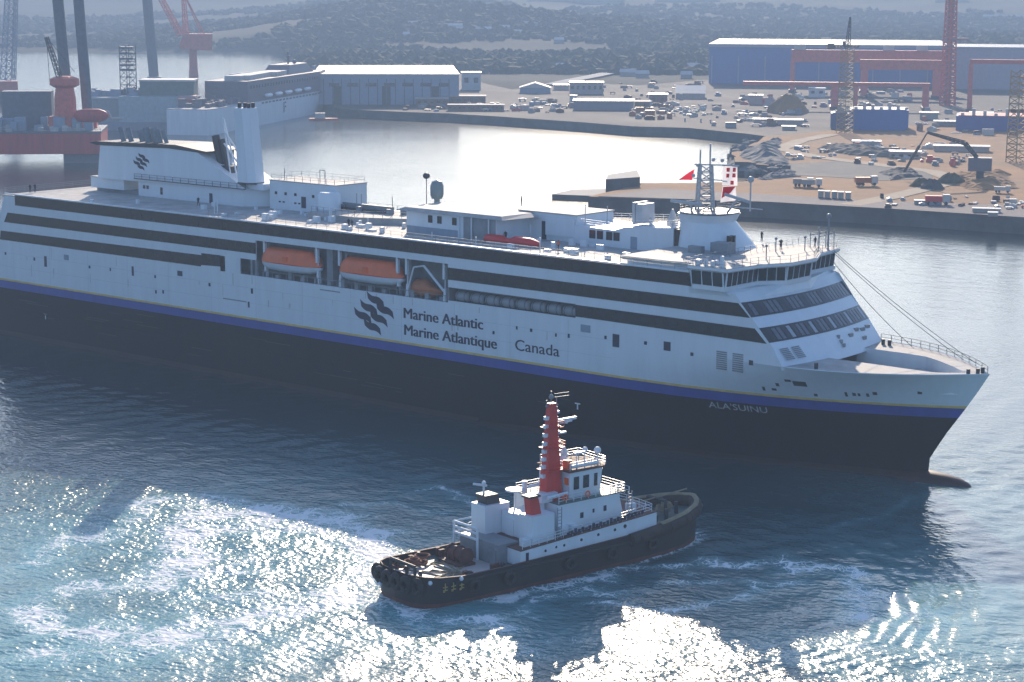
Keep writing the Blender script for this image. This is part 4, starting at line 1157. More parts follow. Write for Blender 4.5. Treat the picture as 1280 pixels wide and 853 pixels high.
# ---------------- flags
def flag(name, label, corners, n, m, patches=(), sag=.25):
    """corners: four points (top hoist, top fly, bottom fly, bottom hoist)"""
    a, b, c, d = [Vector(p) for p in corners]; o = a.copy()
    t = thing(name, label, 'flag', tuple(o))
    mb = MB(); vs = []; N_ = n
    nrm = (b-a).cross(d-a).normalized()
    def pt(s, q): return a.lerp(b, s).lerp(d.lerp(c, s), q)-o+nrm*sag*math.sin(s*5+q*2)*s
    for i in range(N_+1):
        for j in range(N_+1): vs.append(pt(i/N_, j/N_))
    fs = [(i*(N_+1)+j, (i+1)*(N_+1)+j, (i+1)*(N_+1)+j+1, i*(N_+1)+j+1) for i in range(N_) for j in range(N_)]
    mb.add(vs, fs).build('cloth', m, t, smooth=True)
    for poly, pm_ in patches:
        for side in (1, -1):
            q = MB(); K = len(poly)
            q.add([pt(s, r)+nrm*.03*side for s, r in poly], [tuple(range(K))]); q.build('patch', pm_, t)
    return t
def sq(s, r, h=.10): return [(s-h, r-h), (s+h, r-h), (s+h, r+h), (s-h, r+h)]
flag('pennant', 'red triangular pennant flying aft of the signal mast', [(150.6, 5.2, 40.0), (147.6, 5.2, 38.2), (147.6, 5.2, 38.15), (150.2, 5.2, 38.3)], 6, FLAGR)
flag('signal_flag', 'upper white signal flag with five red squares on the mast halyard', [(155.8, 5.0, 40.8), (158.6, 5.0, 41.0), (158.4, 5.0, 38.0), (155.8, 5.0, 37.9)], 6, FLAGW, [(sq(.35, .2), FLAGR), (sq(.8, .2), FLAGR), (sq(.35, .5), FLAGR), (sq(.8, .48), FLAGR), (sq(.7, .85), FLAGR)])
flag('signal_flag', 'lower red and white signal flag hanging diagonally below the square-patterned one', [(155.9, 5.0, 37.8), (158.4, 5.0, 37.9), (158.3, 5.0, 35.8), (155.5, 5.0, 35.3)], 6, FLAGW, [([(.05, .05), (.98, .0), (.6, .45), (.05, .75)], FLAGR)])

# ================================================================== THE TUG  (x forward from the stern, y to port)
tug = thing('tugboat', 'harbour tug with tall red mast, white deckhouse and black fendered hull', 'tugboat', TUG_O, TUG_H)
def thb(x): return interp(x, [-.2, 0, .8, 2.2, 5, 31, 36, 40, 43, 44.4, 45.2, 45.6], [0, 2.6, 4.2, 5.1, 5.6, 5.6, 5.3, 4.5, 3.1, 1.9, .9, 0])
def trim(x): return interp(x, [0, 4, 12, 30, 38, 45.6], [2.7, 2.35, 2.25, 2.6, 3.1, 3.7])
def tdk(x): return interp(x, [0, 12, 30, 45.6], [1.55, 1.5, 1.8, 2.5])
XS = [-.2, 0, .8, 2.2, 5, 9, 14, 20, 26, 31, 34, 36, 38, 40, 42, 43.2, 44.2, 45, 45.6]
TUGHULL = mat('tug_black_hull', (0.020, 0.014, 0.013), .5, var=.4, streak=True)
def tstrip(name, f0, f1, m, o0=0.0, o1=0.0, k0=1.0, k1=1.0):
    mb = MB()
    for s in (-1, 1):
        vs = []
        for x in XS: vs += [(x, s*(thb(x)*k0+o0), f0(x)), (x, s*(thb(x)*k1+o1), f1(x))]
        n = len(XS); mb.add(vs, [(2*i, 2*i+2, 2*i+3, 2*i+1) if s < 0 else (2*i, 2*i+1, 2*i+3, 2*i+2) for i in range(n-1)])
    return mb.build(name, m, tug, smooth=True, auto=40)
tstrip('hull', lambda x: -2.6, lambda x: -.45, RUST, k0=.9, k1=.97)
tstrip('hull_plating', lambda x: -.45, lambda x: trim(x), TUGHULL, k0=.97)
tstrip('bulwark', lambda x: trim(x), lambda x: tdk(x), TUGHULL, o0=-.18, o1=-.3)
tstrip('bulwark_cap', lambda x: trim(x)+.02, lambda x: trim(x)+.02, RUST, o0=.06, o1=-.22)
dk = MB(); vs = [(x, -max(thb(x)-.2, 0), tdk(x)) for x in XS]+[(x, max(thb(x)-.2, 0), tdk(x)) for x in XS]; n = len(XS)
dk.add(vs, [(i, i+1, n+i+1, n+i) for i in range(n-1)]); dk.build('main_deck', GREEN, tug)
ad = MB(); ad.add([(1.4, -3.6, 1.6), (12.0, -4.9, 1.56), (12.0, 1.5, 1.56), (8, 1.0, 1.6), (4, 3.2, 1.6), (1.4, 3, 1.6)], [(0, 1, 2, 3, 4, 5)]); ad.build('aft_deck', PINKDECK, tug)
# rubber fendering
fb = MB(); fb.path([(x, -thb(x)-.05, trim(x)-.55) for x in np.linspace(30, 45.6, 16)]+[(x, thb(x)+.05, trim(x)-.55) for x in np.linspace(45.6, 30, 16)], .8, 8)
fb.build('bow_fender', mat('brown_black_fender', (.045, .028, .02), .8, var=.5, bump=.5, bscale=3), tug, smooth=True, auto=60)
fb = MB(); fb.path([(x, -thb(x)-.02, trim(x)+.12) for x in np.linspace(35, 45.5, 14)]+[(x, thb(x)+.02, trim(x)+.12) for x in np.linspace(45.5, 33, 15)], .34, 6)
fb.build('bow_rope_fender', ROPE, tug)
fb = MB(); fb.path([(x, -thb(x)-.05, 1.75) for x in np.linspace(4, 31, 10)], .22, 6); fb.path([(x, thb(x)+.05, 1.75) for x in np.linspace(4, 31, 10)], .22, 6); fb.each('side_fender', RUBBER, tug)
for x, y in ((-.2, 2.6), (-.35, 1.0), (-.35, -.6), (-.2, -2.2), (.3, 3.8), (.3, -3.7)):
    MB().torus((0, 0, 0), .72, .34, 'x', 14, 7).build('tyre_fender', RUBBER, tug, smooth=True, loc=(x-.1, y, 1.55))
for i, x in enumerate((6.5, 11.5, 20.5, 27.0, 33.5)):
    MB().torus((0, 0, 0), .60, .28, 'y', 14, 6).build('tyre_fender', RUBBER, tug, smooth=True, loc=(x, -thb(x)-.3, .95))
fl = MB()
for x, y, z in ((4.8, -5.65, 2.1), (1.3, -4.6, 2.0), (-.4, 2.9, .5), (-.5, 2.3, .6)): fl.ball((x, y, z), .26)
fl.each('white_buoy', WHITE, tug)
# stern marks and bow marks
sm = MB()
for k, (y, z) in enumerate([(-3.3, 1.5), (-3.0, 1.2), (-3.3, .9), (-2.2, 1.45), (-2.2, 1.05), (-1.9, .8)]): pass
for x0 in (2.6, 3.6, 4.6):
    for dx, dz, w, h in ((0, .2, .6, .1), (0, -.15, .6, .1), (.25, 0, .1, .7), (0, -.3, .25, .1)): sm.box(x0+dx, x0+dx+w, -thb(x0)-.1, -thb(x0)+.0, 1.1+dz, 1.1+dz+h)
sm.build('stern_lettering', mat('yellow_lettering', (.5, .36, .12), .6), tug)
for i, ch_ in enumerate('AAT'):
    x = 32.3+i*.75; t = text(ch_, 'bow_lettering', tug, FLAGW, (x, -thb(x)*.995-.08, 1.45), 1.0, SIDE)
# aft deck gear
wn_ = MB(); wn_.tube((9.6, -.2, 2.5), (9.6, 2.2, 2.5), .85, n=14); wn_.build('towing_winch', RUST, tug, smooth=True, auto=40)
wn_ = MB()
for y in (-.3, 1.0, 2.3): wn_.tube((9.6, y-.08, 2.5), (9.6, y+.08, 2.5), 1.05, n=16)
wn_.box(8, 10.4, -1, 3, 1.55, 1.9); wn_.each('winch_flange', RUST, tug)
rp_ = MB()
rr_ = random.Random(2)
for k in range(7): rp_.torus((4.5+rr_.uniform(-1.6, 1.9), 3.0+rr_.uniform(-.7, .8), 1.7+k*.12), rr_.uniform(.6, 1.1), .13, 'z', 12, 5)
rp_.build('hawser_coil', mat('red_brown_hawser', (.28, .10, .05), .85, var=.3), tug)
bl = MB()
for x, y in ((2.2, -1.6), (2.2, 1.0), (11.4, -4.6), (11.4, 4.2), (6.5, 4.6), (6.6, -4.9)):
    bl.tube((x, y, 1.55), (x, y, 2.5), .2, n=8); bl.tube((x-.35, y, 2.2), (x+.35, y, 2.2), .12)
bl.build('bitt', DARK, tug)
th_ = MB(); th_.path([(1.0, -2.2, 1.6), (1.0, -2.2, 3.3), (1.0, 2.4, 3.3), (1.0, 2.4, 1.6)], .2, 6); th_.build('tow_arch', DARK, tug)
gl = MB()
for y in (.2, 4.6): gl.tube((11.6, y, 1.6), (11.6, y, 5.3), .16)
for z in (4.0, 4.7, 5.3): gl.tube((11.6, .2, z), (11.6, 4.6, z), .16)
for z in (4.0, 5.3): gl.tube((11.6, 4.6, z), (14.5, 4.6, z), .13)
gl.build('white_gallows', WHITE, tug)
dm_ = MB(); dm_.box(12.2, 15.2, -2.8, 4.2, 1.55, 3.9); dm_.box(12.0, 12.4, -2.5, -.5, 1.6, 3.2); dm_.build('engine_casing', GREY, tug)
# lower tier: follows the sheer
X0, X1 = 13.6, 34.6
def t1z(x): return interp(x, [X0, X1], [3.5, 4.6])
def t1b(x): return interp(x, [X0, X1], [1.7, 2.5])
t1 = MB(); rings = []
for x in np.linspace(X0, X1, 8):
    w = min(5.25, thb(x)-.25)
    rings.append([(x, -w, t1b(x)), (x, w, t1b(x)), (x, w, t1z(x)), (x, -w, t1z(x))])
t1.loft(rings); deckhouse = t1.build('deckhouse', WHITE, tug)
MB().loft([[(x, -min(5.3, thb(x)-.2), t1z(x)), (x, min(5.3, thb(x)-.2), t1z(x)), (x, min(5.3, thb(x)-.2), t1z(x)+.1), (x, -min(5.3, thb(x)-.2), t1z(x)+.1)] for x in np.linspace(X0-.1, X1+.1, 8)]).build('boat_deck', RUST, deckhouse)
for x, z, r in [(17.2, 2.95, .17), (18.8, 3.1, .15), (20.0, 3.1, .16), (22.6, 3.3, .18), (25.2, 3.45, .18), (27.8, 3.6, .18), (29.4, 3.75, .24)]:
    w = min(5.25, thb(x)-.25); MB().tube((x, -w-.04, z), (x, -w+.05, z), r, n=10).build('porthole', GLASS, deckhouse)
MB().box(14.3, 14.7, -5.3, -5.2, 2.2, 3.2).build('side_door', NAVY, deckhouse)
# second tier
t2 = MB().prism([(20.2, -3.9), (30.4, -3.9), (31.6, -2.6), (31.6, 2.6), (30.4, 3.9), (20.2, 3.9)], 4.0, 7.5, [(20.2, -3.9), (29.6, -3.9), (30.6, -2.6), (30.6, 2.6), (29.6, 3.9), (20.2, 3.9)]).build('upper_deckhouse', WHITE, tug)
for x, z, h, w in [(23.8, 5.75, .65, .45), (25.6, 6.0, .45, .25), (27.4, 6.0, .65, .4)]: MB().box(x-w/2, x+w/2, -3.97, -3.88, z-h/2, z+h/2).build('cabin_window', NAVY, t2)
MB().box(20.2, 30.6, -4.0, 4.0, 7.5, 7.62).build('bridge_deck', GREEN, t2)
# wheelhouse
wp0 = [(22.9, -2.7), (27.6, -2.7), (28.7, -1.5), (28.7, 1.5), (27.6, 2.7), (22.9, 2.7)]
wp1 = [(22.9, -2.8), (27.9, -2.8), (29.1, -1.6), (29.1, 1.6), (27.9, 2.8), (22.9, 2.8)]
wh = MB().prism(wp0, 7.6, 10.7, wp1).build('wheelhouse', WHITE, tug)
MB().prism([(x+(.25 if x > 25 else -.2), y*1.06) for x, y in wp1], 10.7, 10.9).build('wheelhouse_roof', RUST, wh)
for x, w in ((23.9, .75), (25.4, .85), (26.9, .45)): MB().box(x-w/2, x+w/2, -2.85, -2.7, 8.6, 10.1).build('window', GLASS, wh)
for (x0, y0), (x1, y1) in (((27.8, -2.62), (28.85, -1.55)), ((28.95, -1.4), (28.95, 0)), ((28.95, .1), (28.95, 1.45)), ((28.85, 1.6), (27.8, 2.65))):
    a, b = Vector((x0, y0, 0)), Vector((x1, y1, 0)); d = (b-a).normalized(); nn = Vector((d.y, -d.x, 0))*.1
    vs = [a+nn+Vector((0, 0, 8.7)), b+nn+Vector((0, 0, 8.7)), b+nn*1.9+Vector((0, 0, 10.2)), a+nn*1.9+Vector((0, 0, 10.2))]
    MB().add(vs+[p-nn*3 for p in vs], [(0, 1, 2, 3), (4, 0, 3, 7), (1, 5, 6, 2), (3, 2, 6, 7), (0, 4, 5, 1)]).build('window', GLASS, wh)
rl = MB()
rl.rail([(14, -5.0, 3.6), (20, -5.1, 3.95), (27, -5.15, 4.3), (34, -4.9, 4.65), (34.4, 0, 4.7), (34, 4.9, 4.65), (27, 5.1, 4.3), (14, 5.0, 3.6)], 1.0, 1.2, .045, 3)
rl.rail([(20.3, -3.9, 7.6), (30.5, -3.9, 7.6), (30.5, 3.9, 7.6), (20.3, 3.9, 7.6)], 1.0, 1.1, .045, 3)
rl.rail([(23, -2.7, 10.9), (28.6, -2.6, 10.9), (28.9, 2.6, 10.9), (23, 2.7, 10.9)], .95, 1.0, .045, 3)
rl.rail([(29.8, -3, 7.6), (32.6, -2.4, 6.6)], .9, 1, .05, 2)
rl.build('rail', WHITE, tug)
bn = MB()
for k in range(22):
    x = 20.5+k*.55; h = .25+.35*((k*37) % 5)/5
    bn.box(x, x+.38, -5.2, -5.14, t1z(x)+.25, t1z(x)+.25+h+.1)
bn.build('rail_gear', NAVY, tug)
# ladders
ld = MB()
for x, y, z0, z1 in ((19.2, -5.0, 3.7, 7.6), (30.8, -4.2, 4.4, 7.5)):
    for dx in (0, .6): ld.tube((x+dx, y, z0), (x+dx, y, z1), .05, n=4)
    for z in np.arange(z0, z1, .4): ld.tube((x, y, z), (x+.6, y, z), .04, n=4)
ld.build('ladder', GREY, tug)
# funnels: two white boxes with red tops
f1 = MB().box(15.7, 19.0, -4.7, -2.3, 3.5, 7.0).build('starboard_funnel_casing', WHITE, tug)
MB().prism([(16.2, -4.0), (17.6, -4.0), (17.6, -2.8), (16.2, -2.8)], 7.0, 9.0, [(15.9, -3.9), (17.2, -3.9), (17.2, -2.9), (15.9, -2.9)]).build('funnel', RED, f1)
MB().box(15.7, 17.4, -4.1, -2.7, 9.0, 9.25).build('funnel_cap', DARK, f1)
f2 = MB().box(14.0, 17.6, 1.8, 4.4, 3.5, 7.2).build('port_funnel_casing', WHITE, tug)
MB().prism([(14.6, 2.2), (16.6, 2.2), (16.6, 4.0), (14.6, 4.0)], 7.2, 8.3, [(14.3, 2.2), (16.2, 2.2), (16.2, 4.0), (14.3, 4.0)]).build('funnel', DARK, f2)
MB().lathe([(.12, 3.9), (.12, 8.1), (1.15, 8.2), (1.15, 8.4), (.1, 8.5)], (18.9, 2.4, 0), 14).build('mushroom_vent', WHITE, tug)
fm = MB(); fm.tube((14.9, 3.2, 8.3), (14.9, 3.2, 9.4), .14); fm.tube((15.3, 3.2, 9.2), (13.4, 3.2, 9.7), .16); fm.ball((14.9, 3.2, 9.6), .26); fm.build('fire_monitor', WHITE, tug)
MB().box(16.4, 20.2, -2.3, 1.7, 3.6, 6.4).build('engine_room_skylight', WHITE, tug)
bx = MB()
for x, y, z, a, b, c in [(20, -4.6, 4.05, 1.2, .7, 1.0), (21.8, -4.5, 4.15, .9, .6, .8), (14.6, -4.6, 3.65, 1.0, .9, .9), (16.3, -.5, 3.7, 1.4, 1.4, 2.0), (19.2, .5, 3.9, .8, 1.2, 2.6), (31.6, -3.6, 4.6, 1.1, .8, 1.1), (32.7, 1, 4.6, .8, 1.4, .9), (18.9, -1.9, 3.9, .9, .9, 4.2)]: bx.box(x, x+a, y, y+b, z, z+c)
bx.each('deck_locker', WHITE, tug)
rb_ = MB(); rb_.box(19.0, 21.4, -2.4, -.8, 7.6, 8.6); rb_.tube((20.2, 2.2, 7.6), (20.2, 2.2, 9.2), .35); rb_.tube((19.2, -3.2, 8.4), (22.2, -3.2, 8.5), .22); rb_.tube((18.6, -.5, 9.3), (20.2, -.5, 9.4), .2); rb_.build('deck_gear', WHITE, tug)
# the mast
ma = MB(); ma.prism([(20.2, -1.8), (22.6, -1.8), (22.8, -.3), (20.2, -.3)], 7.5, 18.9, [(21.05, -1.4), (22.0, -1.4), (22.0, -.7), (21.05, -.7)])
mast = ma.build('mast', RED, tug)
MB().box(20.6, 23.3, -2.4, .4, 7.5, 7.9).build('mast_foot', RED, mast)
ml = MB()
for z in (10.2, 11.3, 12.2, 13.1, 14.0, 15.0, 16.0, 17.0):
    o = .02*(19-z)*4.2/4
    ml.box(20.35+(z-7.5)*.07-.55, 20.35+(z-7.5)*.07-.02, -1.35, -.85, z, z+.42)
ml.each('navigation_light', WHITE, mast)
ml = MB()
for z in (9.2, 10.6, 12.0, 12.9, 14.0, 15.2, 16.4, 17.6):
    x = 22.75-(z-7.5)*.07; ml.box(x, x+.5, -1.3, -.9, z, z+.3); ml.tube((x+.25, -1.1, z+.3), (x+.25, -1.1, z+.8), .07)
ml.build('mast_bracket', WHITE, mast)
ra = MB(); ra.tube((22.2, -1.1, 16.3), (24.6, -1.1, 16.4), .1); ra.box(22.6, 25.2, -1.25, -.95, 16.55, 16.85); ra.tube((23.7, -1.1, 16.2), (23.7, -1.1, 16.6), .2)
ra.box(22.3, 23.6, -1.3, -.9, 15.1, 15.3); ra.box(22.3, 23.9, -1.4, -.8, 12.4, 12.6); ra.lathe([(.1, 12.6), (.45, 12.6), (.4, 13.0), (.1, 13.5)], (23.4, -1.1, 0), 10)
ra.build('radar', WHITE, mast)
tp_ = MB(); tp_.tube((21.5, -1, 18.9), (21.5, -1, 20.3), .08); tp_.ball((21.5, -1, 19.6), .3); tp_.tube((20.7, -1, 18.6), (22.5, -1, 18.6), .12); tp_.tube((22.3, -1, 18.6), (22.3, -1, 19.5), .07); tp_.tube((20.8, -1, 18.6), (20.8, -1, 19.3), .07)
for z in (19.5, 19.9): tp_.tube((22.0, -1, z), (24.2, -1, z-.05), .045, n=4)
tp_.build('masthead', GREY, mast)
for z, e_ in ((11.0, 1.0), (13.6, .85), (16.0, .75)):
    pf = MB(); pf.box(21.5-1.0*e_-.3, 21.5+1.0*e_+.5, -1.05-1.1*e_, -1.05+1.1*e_, z, z+.1); pf.rail([(21.5-e_-.3, -1.05-1.1*e_, z+.1), (21.5+e_+.5, -1.05-1.1*e_, z+.1), (21.5+e_+.5, -1.05+1.1*e_, z+.1)], .7, .7, .04, 2); pf.build('mast_platform', RED, mast)
hz2 = MB(); r5 = random.Random(3)
for k in range(5): hz2.path([(3+r5.uniform(0, 6), r5.uniform(-4, 3), 1.66) for _ in range(6)], .07, 5)
tag(hz2.build('loose_rope', ROPE, tug), kind='stuff')
lk2 = MB()
for k in range(14): x = r5.uniform(2.5, 11.5); y = r5.choice((r5.uniform(-4.6, -3.4), r5.uniform(3.0, 4.6))); lk2.box(x, x+r5.uniform(.3, .9), y, y+r5.uniform(.3, .7), 1.6, 1.6+r5.uniform(.3, 1.1))
lk2.each('deck_box', RUST, tug)
# wheelhouse-top equipment
we = MB(); we.tube((24.4, -2.2, 10.9), (24.4, -2.2, 12.9), .07); we.box(24.0, 25.6, -2.4, -2.0, 12.6, 12.85); we.tube((26.2, -1.6, 10.9), (26.2, -1.6, 12.7), .07); we.ball((26.2, -1.6, 12.8), .35); we.tube((28, -1.8, 10.9), (28, -1.8, 12.3), .09); we.ball((28, -1.8, 12.5), .45)
we.tube((23.4, -2.3, 11.3), (27.3, -2.5, 11.3), .3, n=8); we.lathe([(.8, 10.9), (.8, 11.2), (.3, 11.9)], (25, 1, 0), 10); we.build('roof_equipment', WHITE, wh)
oc = MB(); oc.box(22.9, 23.7, -2.2, -1.5, 10.9, 12.0); oc.box(22.8, 23.5, -2.6, -1.9, 9.2, 10.0); oc.each('life_float', ORANGE, wh)
lb_ = MB()
for x, z in ((21.2, 8.3), (24.6, 8.2)): lb_.torus((x, -4.02, z), .32, .09, 'y', 12, 5)
lb_.each('lifebuoy', ORANGE, tug)
# foredeck winch and gear
fw2 = MB(); fw2.tube((36.4, -1.6, 3.6), (36.4, 1.6, 3.6), .95, n=12); fw2.box(35.4, 37.6, -2.2, 2.2, 2.3, 3.0); fw2.build('bow_winch', NAVY, tug, smooth=True, auto=40)
fw2 = MB(); fw2.path([(39.4, -1.6, 2.7), (39.4, -1.6, 4.4), (39.4, 1.6, 4.4), (39.4, 1.6, 2.7)], .22, 6)
for x, y in ((41.4, -1.4), (41.4, 1.4), (38, -3.2), (38, 3.2)): fw2.tube((x, y, 2.5), (x, y, 4.0), .24, n=8)
fw2.build('bow_bitt', DARK, tug)
fw2 = MB()
for k in range(6): fw2.torus((40.2+.2*k, -.4+.3*(k % 3), 3.0+.1*k), .9-.07*k, .12, 'z', 12, 5)
fw2.path([(36.4, 0, 4.4), (39.4, .2, 4.5), (44.6, .1, 4.8)], .1, 5); fw2.build('bow_hawser', ROPE, tug)

# ================================================================== BACKGROUND: shipyard, rig, moored ships
def az(u): return YAW+math.atan2(u-640, FPX)
def bg(name, label, cat, u, v, z=LZ, rot=0.0, group=None):
    return thing(name, label, cat, at(u, v, z), -az(u)+R(rot), group)
def dims(u0, u1, vb, vt, z):
    P = at((u0+u1)/2, vb, z)
    return (at(u1, vb, z)-at(u0, vb, z)).length, zat(P, (u0+u1)/2, vt)-z
def shed(name, label, cat, u0, u1, vb, vt, depth, wallm, roofm, kind='flat', z=LZ, rot=0.0, group=None, wins=0, doors=0, over=.4, roofh=None):
    w, h = dims(u0, u1, vb, vt, z); h = max(h, 1.0)
    t = bg(name, label, cat, (u0+u1)/2, vb, z, rot, group)
    MB().box(-w/2, w/2, 0, depth, 0, h).build('wall', wallm, t)
    if kind == 'flat':
        MB().box(-w/2-over, w/2+over, -over, depth+over, h, h+(roofh or max(.35, h*.06))).build('roof', roofm, t)
    else:
        rh = roofh or depth*.18
        if kind == 'gable':
            MB().add([(-w/2-over, -over, h), (w/2+over, -over, h), (w/2+over, depth+over, h), (-w/2-over, depth+over, h), (-w/2-over, depth/2, h+rh), (w/2+over, depth/2, h+rh)],
                     [(0, 1, 5, 4), (2, 3, 4, 5), (0, 4, 3), (1, 2, 5), (0, 3, 2, 1)]).build('roof', roofm, t)
        else:
            MB().add([(-w/2-over, -over, h), (w/2+over, -over, h), (w/2+over, depth+over, h), (-w/2-over, depth+over, h), (0, -over, h+rh), (0, depth+over, h+rh)],
                     [(0, 4, 5, 3), (1, 2, 5, 4), (0, 1, 4), (2, 3, 5), (0, 3, 2, 1)]).build('roof', roofm, t)
    for k in range(wins):
        x = -w/2+w*(k+.5)/wins; ww_ = w/wins*.45; MB().box(x-ww_/2, x+ww_/2, -.12, .05, h*.45, h*.75).build('window', GLASS, t)
    for k in range(doors):
        x = -w/2+w*(k+.5)/doors; ww_ = min(4.5, w/doors*.4); MB().box(x-ww_/2, x+ww_/2, -.14, .05, 0.02, h*.62).build('door', DARK, t)
    return t

# ---------------- moored white ro-ro ship behind the funnel
Bw = at(406, 135, 0); Aw = at(262, 163.5, 0)
hd = (Bw-Aw); ang = math.atan2(hd.y, hd.x); Lw = hd.length*1.16
so = Bw-hd.normalized()*Lw
ship2 = thing('moored_ship', 'white moored ship with a tall grey upper block, behind the ferry funnel', 'ship', so, ang)
print('ship2 len', Lw, 'ang', math.degrees(ang), [round(zat(Bw, 400, v), 1) for v in (112, 83)], 'mid', [round(zat(so+hd.normalized()*Lw*.45, 300, v), 1) for v in (155, 118, 90)])
Hs = 11.5
W2 = mat('moored_ship_white', (.80, .84, .88), .45, var=.08, streak=True)
UPB = mat('grey_mauve_block', (.15, .14, .17), .55, var=.15)
def hb2(f, k): return interp(f, [0, .04, .72, .86, .95, 1.0], [9.5, 11, 11, 8*k+3*(k-1), 4.2*k, .4])
mb = MB(); fr = [0, .04, .3, .6, .72, .80, .86, .91, .95, .98, 1.0]
zs2 = [(-1, .72, 0), (3.0, .85, 1.5), (Hs, 1.0, 7.5)]
for s in (-1, 1):
    vs = []
    for z, k, dx in zs2:
        for f in fr: vs.append((Lw*f*(1+.0)+(dx if f == 1.0 else dx*max(0, (f-.7)/.3)), s*min(hb2(f, k), 11), z))
    n = len(fr); fs = [(i*n+k, i*n+k+1, (i+1)*n+k+1, (i+1)*n+k) for i in range(2) for k in range(n-1)]
    mb.add(vs, fs if s < 0 else [f[::-1] for f in fs])
mb.add([(0, -9.5, -1), (0, 9.5, -1), (0, 9.5, Hs), (0, -9.5, Hs)], [(0, 1, 2, 3)])
mb.build('hull', W2, ship2, smooth=True, auto=35)
MB().prism([(0, -9.5), (Lw*.04, -11), (Lw*.72, -11), (Lw*.86, -8), (Lw*.95, -4.2), (Lw+6, 0), (Lw*.95, 4.2), (Lw*.86, 8), (Lw*.72, 11), (0, 9.5)], Hs-.3, Hs-.05).build('weather_deck', DECK, ship2)
MB().prism([(Lw*.25, -10.6), (Lw*.80, -10.6), (Lw*.93, -5), (Lw*.97, 0), (Lw*.93, 5), (Lw*.80, 10.6), (Lw*.25, 10.6)], Hs-.02, Hs+10.0).build('upper_block', UPB, ship2)
st = MB()
for x in np.arange(Lw*.34, Lw*.93, 5.2): st.box(x, x+3.6, -11.05-.05, -10.9, Hs-1.5, Hs-.7)
for i, x in enumerate(np.arange(Lw*.66, Lw*.84, 3)): pass
st.each('side_opening', UPB, ship2)
dh = MB(); dh.prism([(Lw*.60, -7), (Lw*.80, -7), (Lw*.84, 0), (Lw*.80, 7), (Lw*.60, 7)], Hs+10, Hs+14.6, [(Lw*.63, -5.5), (Lw*.77, -5.5), (Lw*.80, 0), (Lw*.77, 5.5), (Lw*.63, 5.5)]); dh.build('wheelhouse', UPB, ship2)
dh = MB(); dh.tube((Lw*.7, 0, Hs+14.6), (Lw*.7, 0, Hs+21), .5); dh.tube((Lw*.7-2.5, 0, Hs+18.6), (Lw*.7+2.5, 0, Hs+18.6), .35); dh.ball((Lw*.72, -2, Hs+15.6), 1.1); dh.build('mast', UPB, ship2)
dh = MB()
for x in np.arange(Lw*.28, Lw*.58, 6.5): dh.box(x, x+4.6, -8+(x % 3), 3, Hs+10, Hs+11.2+(x % 1.3))
dh.each('roof_plant', ROOFW, ship2)
for i in range(26): MB().box(Lw*.27+i*(Lw*.52/26), Lw*.27+i*(Lw*.52/26)+1.6, -10.72, -10.55, Hs+6.4, Hs+7.8).build('window', GLASS, ship2)
for i in range(5): MB().loft([[(Lw*.36+i*15+f*9, -11.6+w_*math.cos(q), Hs+2.2+w_*.8*math.sin(q)) for q in np.linspace(0, 2*math.pi, 9)[:-1]] for f, w_ in ((0, .3), (.15, 1.2), (.85, 1.2), (1, .3))]).build('boat', W2, ship2)
vn = MB(); r6 = random.Random(14)
for i in range(34): x = Lw*r6.uniform(.04, .24); y = r6.uniform(-9.5, 8); vn.box(x, x+r6.uniform(1, 4), y, y+r6.uniform(1, 3), Hs-.05, Hs+r6.uniform(.8, 4.2))
vn.each('deck_gear_box', UPB, ship2)
vn = MB()
for i in range(26): x = Lw*r6.uniform(.28, .9); y = r6.uniform(-7, 5); vn.box(x, x+r6.uniform(1, 4), y, y+r6.uniform(1, 3), Hs+10, Hs+10+r6.uniform(.6, 2.4))
vn.each('roof_unit', SHEDGREY, ship2)
NAMEB = mat('slate_lettering', (.08, .11, .16), .6)
def along(u):
    v = 163.5+(u-262)*(135-163.5)/(406-262.); return Lw-hd.length+(at(u, v, 0)-Aw).dot(hd.normalized())
text('C', 'hull_lettering', ship2, NAMEB, (along(283), -11.12, 3.6), 7.6, SIDE)
text('IF', 'hull_lettering', ship2, NAMEB, (along(327), -11.12, 4.0), 7.6, SIDE)

# ---------------- jack-up rig at the left edge
rig = bg('jackup_rig', 'red jack-up rig barge with three tall blue-grey legs, at the left edge', 'rig', 60, 205, 0.0, rot=-6)
PR = rig.location
k = mpp(PR)
def rx(u, v=205): return (u-60)*k
def rz_(v): return zat(PR, 60, v)
zb, zt_ = rz_(193), rz_(167)
D_ = 34.0
RIGRED = mat('rig_red', (.55, .05, .045), .55, var=.2, streak=True)
MB().prism([(rx(-70), 0), (rx(124), 0), (rx(124), D_), (rx(-70), D_)], zb, zt_).build('barge_hull', RIGRED, rig)
MB().box(rx(-70)-.2, rx(124)+.2, -.2, D_+.2, zt_, zt_+.7).build('barge_deck', LEGGREY, rig)
MB().box(rx(78), rx(124)-.5, 2, D_-2, -1, zb).build('support_column', UPB, rig)
for u, ub, y, zt2, r in ((70, 80, 26, 150, 7), (97, 105, 20, 150, 6.6)):
    P_ = 0; lean = (ub-u)*k*1.6
    lg = MB(); x = rx(ub); lg.tube((x, y, zt_ if ub < 124 else 0), (x-lean*1.0, y, 95), r*k, n=12); o = lg.build('leg', LEGGREY, rig, smooth=True, auto=50)
    cl_ = MB(); cl_.box(x-3.6, x+3.2, y-3.4, y+3.4, zt_ if ub < 124 else 0, (zt_ if ub < 124 else 0)+4); cl_.build('jacking_frame', CRANERED if ub < 124 else GREY, rig)
jl = bg('jackup_tower', 'single blue-grey jack-up leg standing behind the teal barge', 'rig leg', 194, 112, 0.0)
kj = mpp(jl.location)
MB().tube((0, 0, -2), (-9*kj, 0, 150*kj), 6.2*kj, n=12).build('leg', LEGGREY, jl, smooth=True, auto=50)
MB().box(-9*kj, 8*kj, -7, 7, 0, 16*kj).build('jacking_frame', GREY, jl)
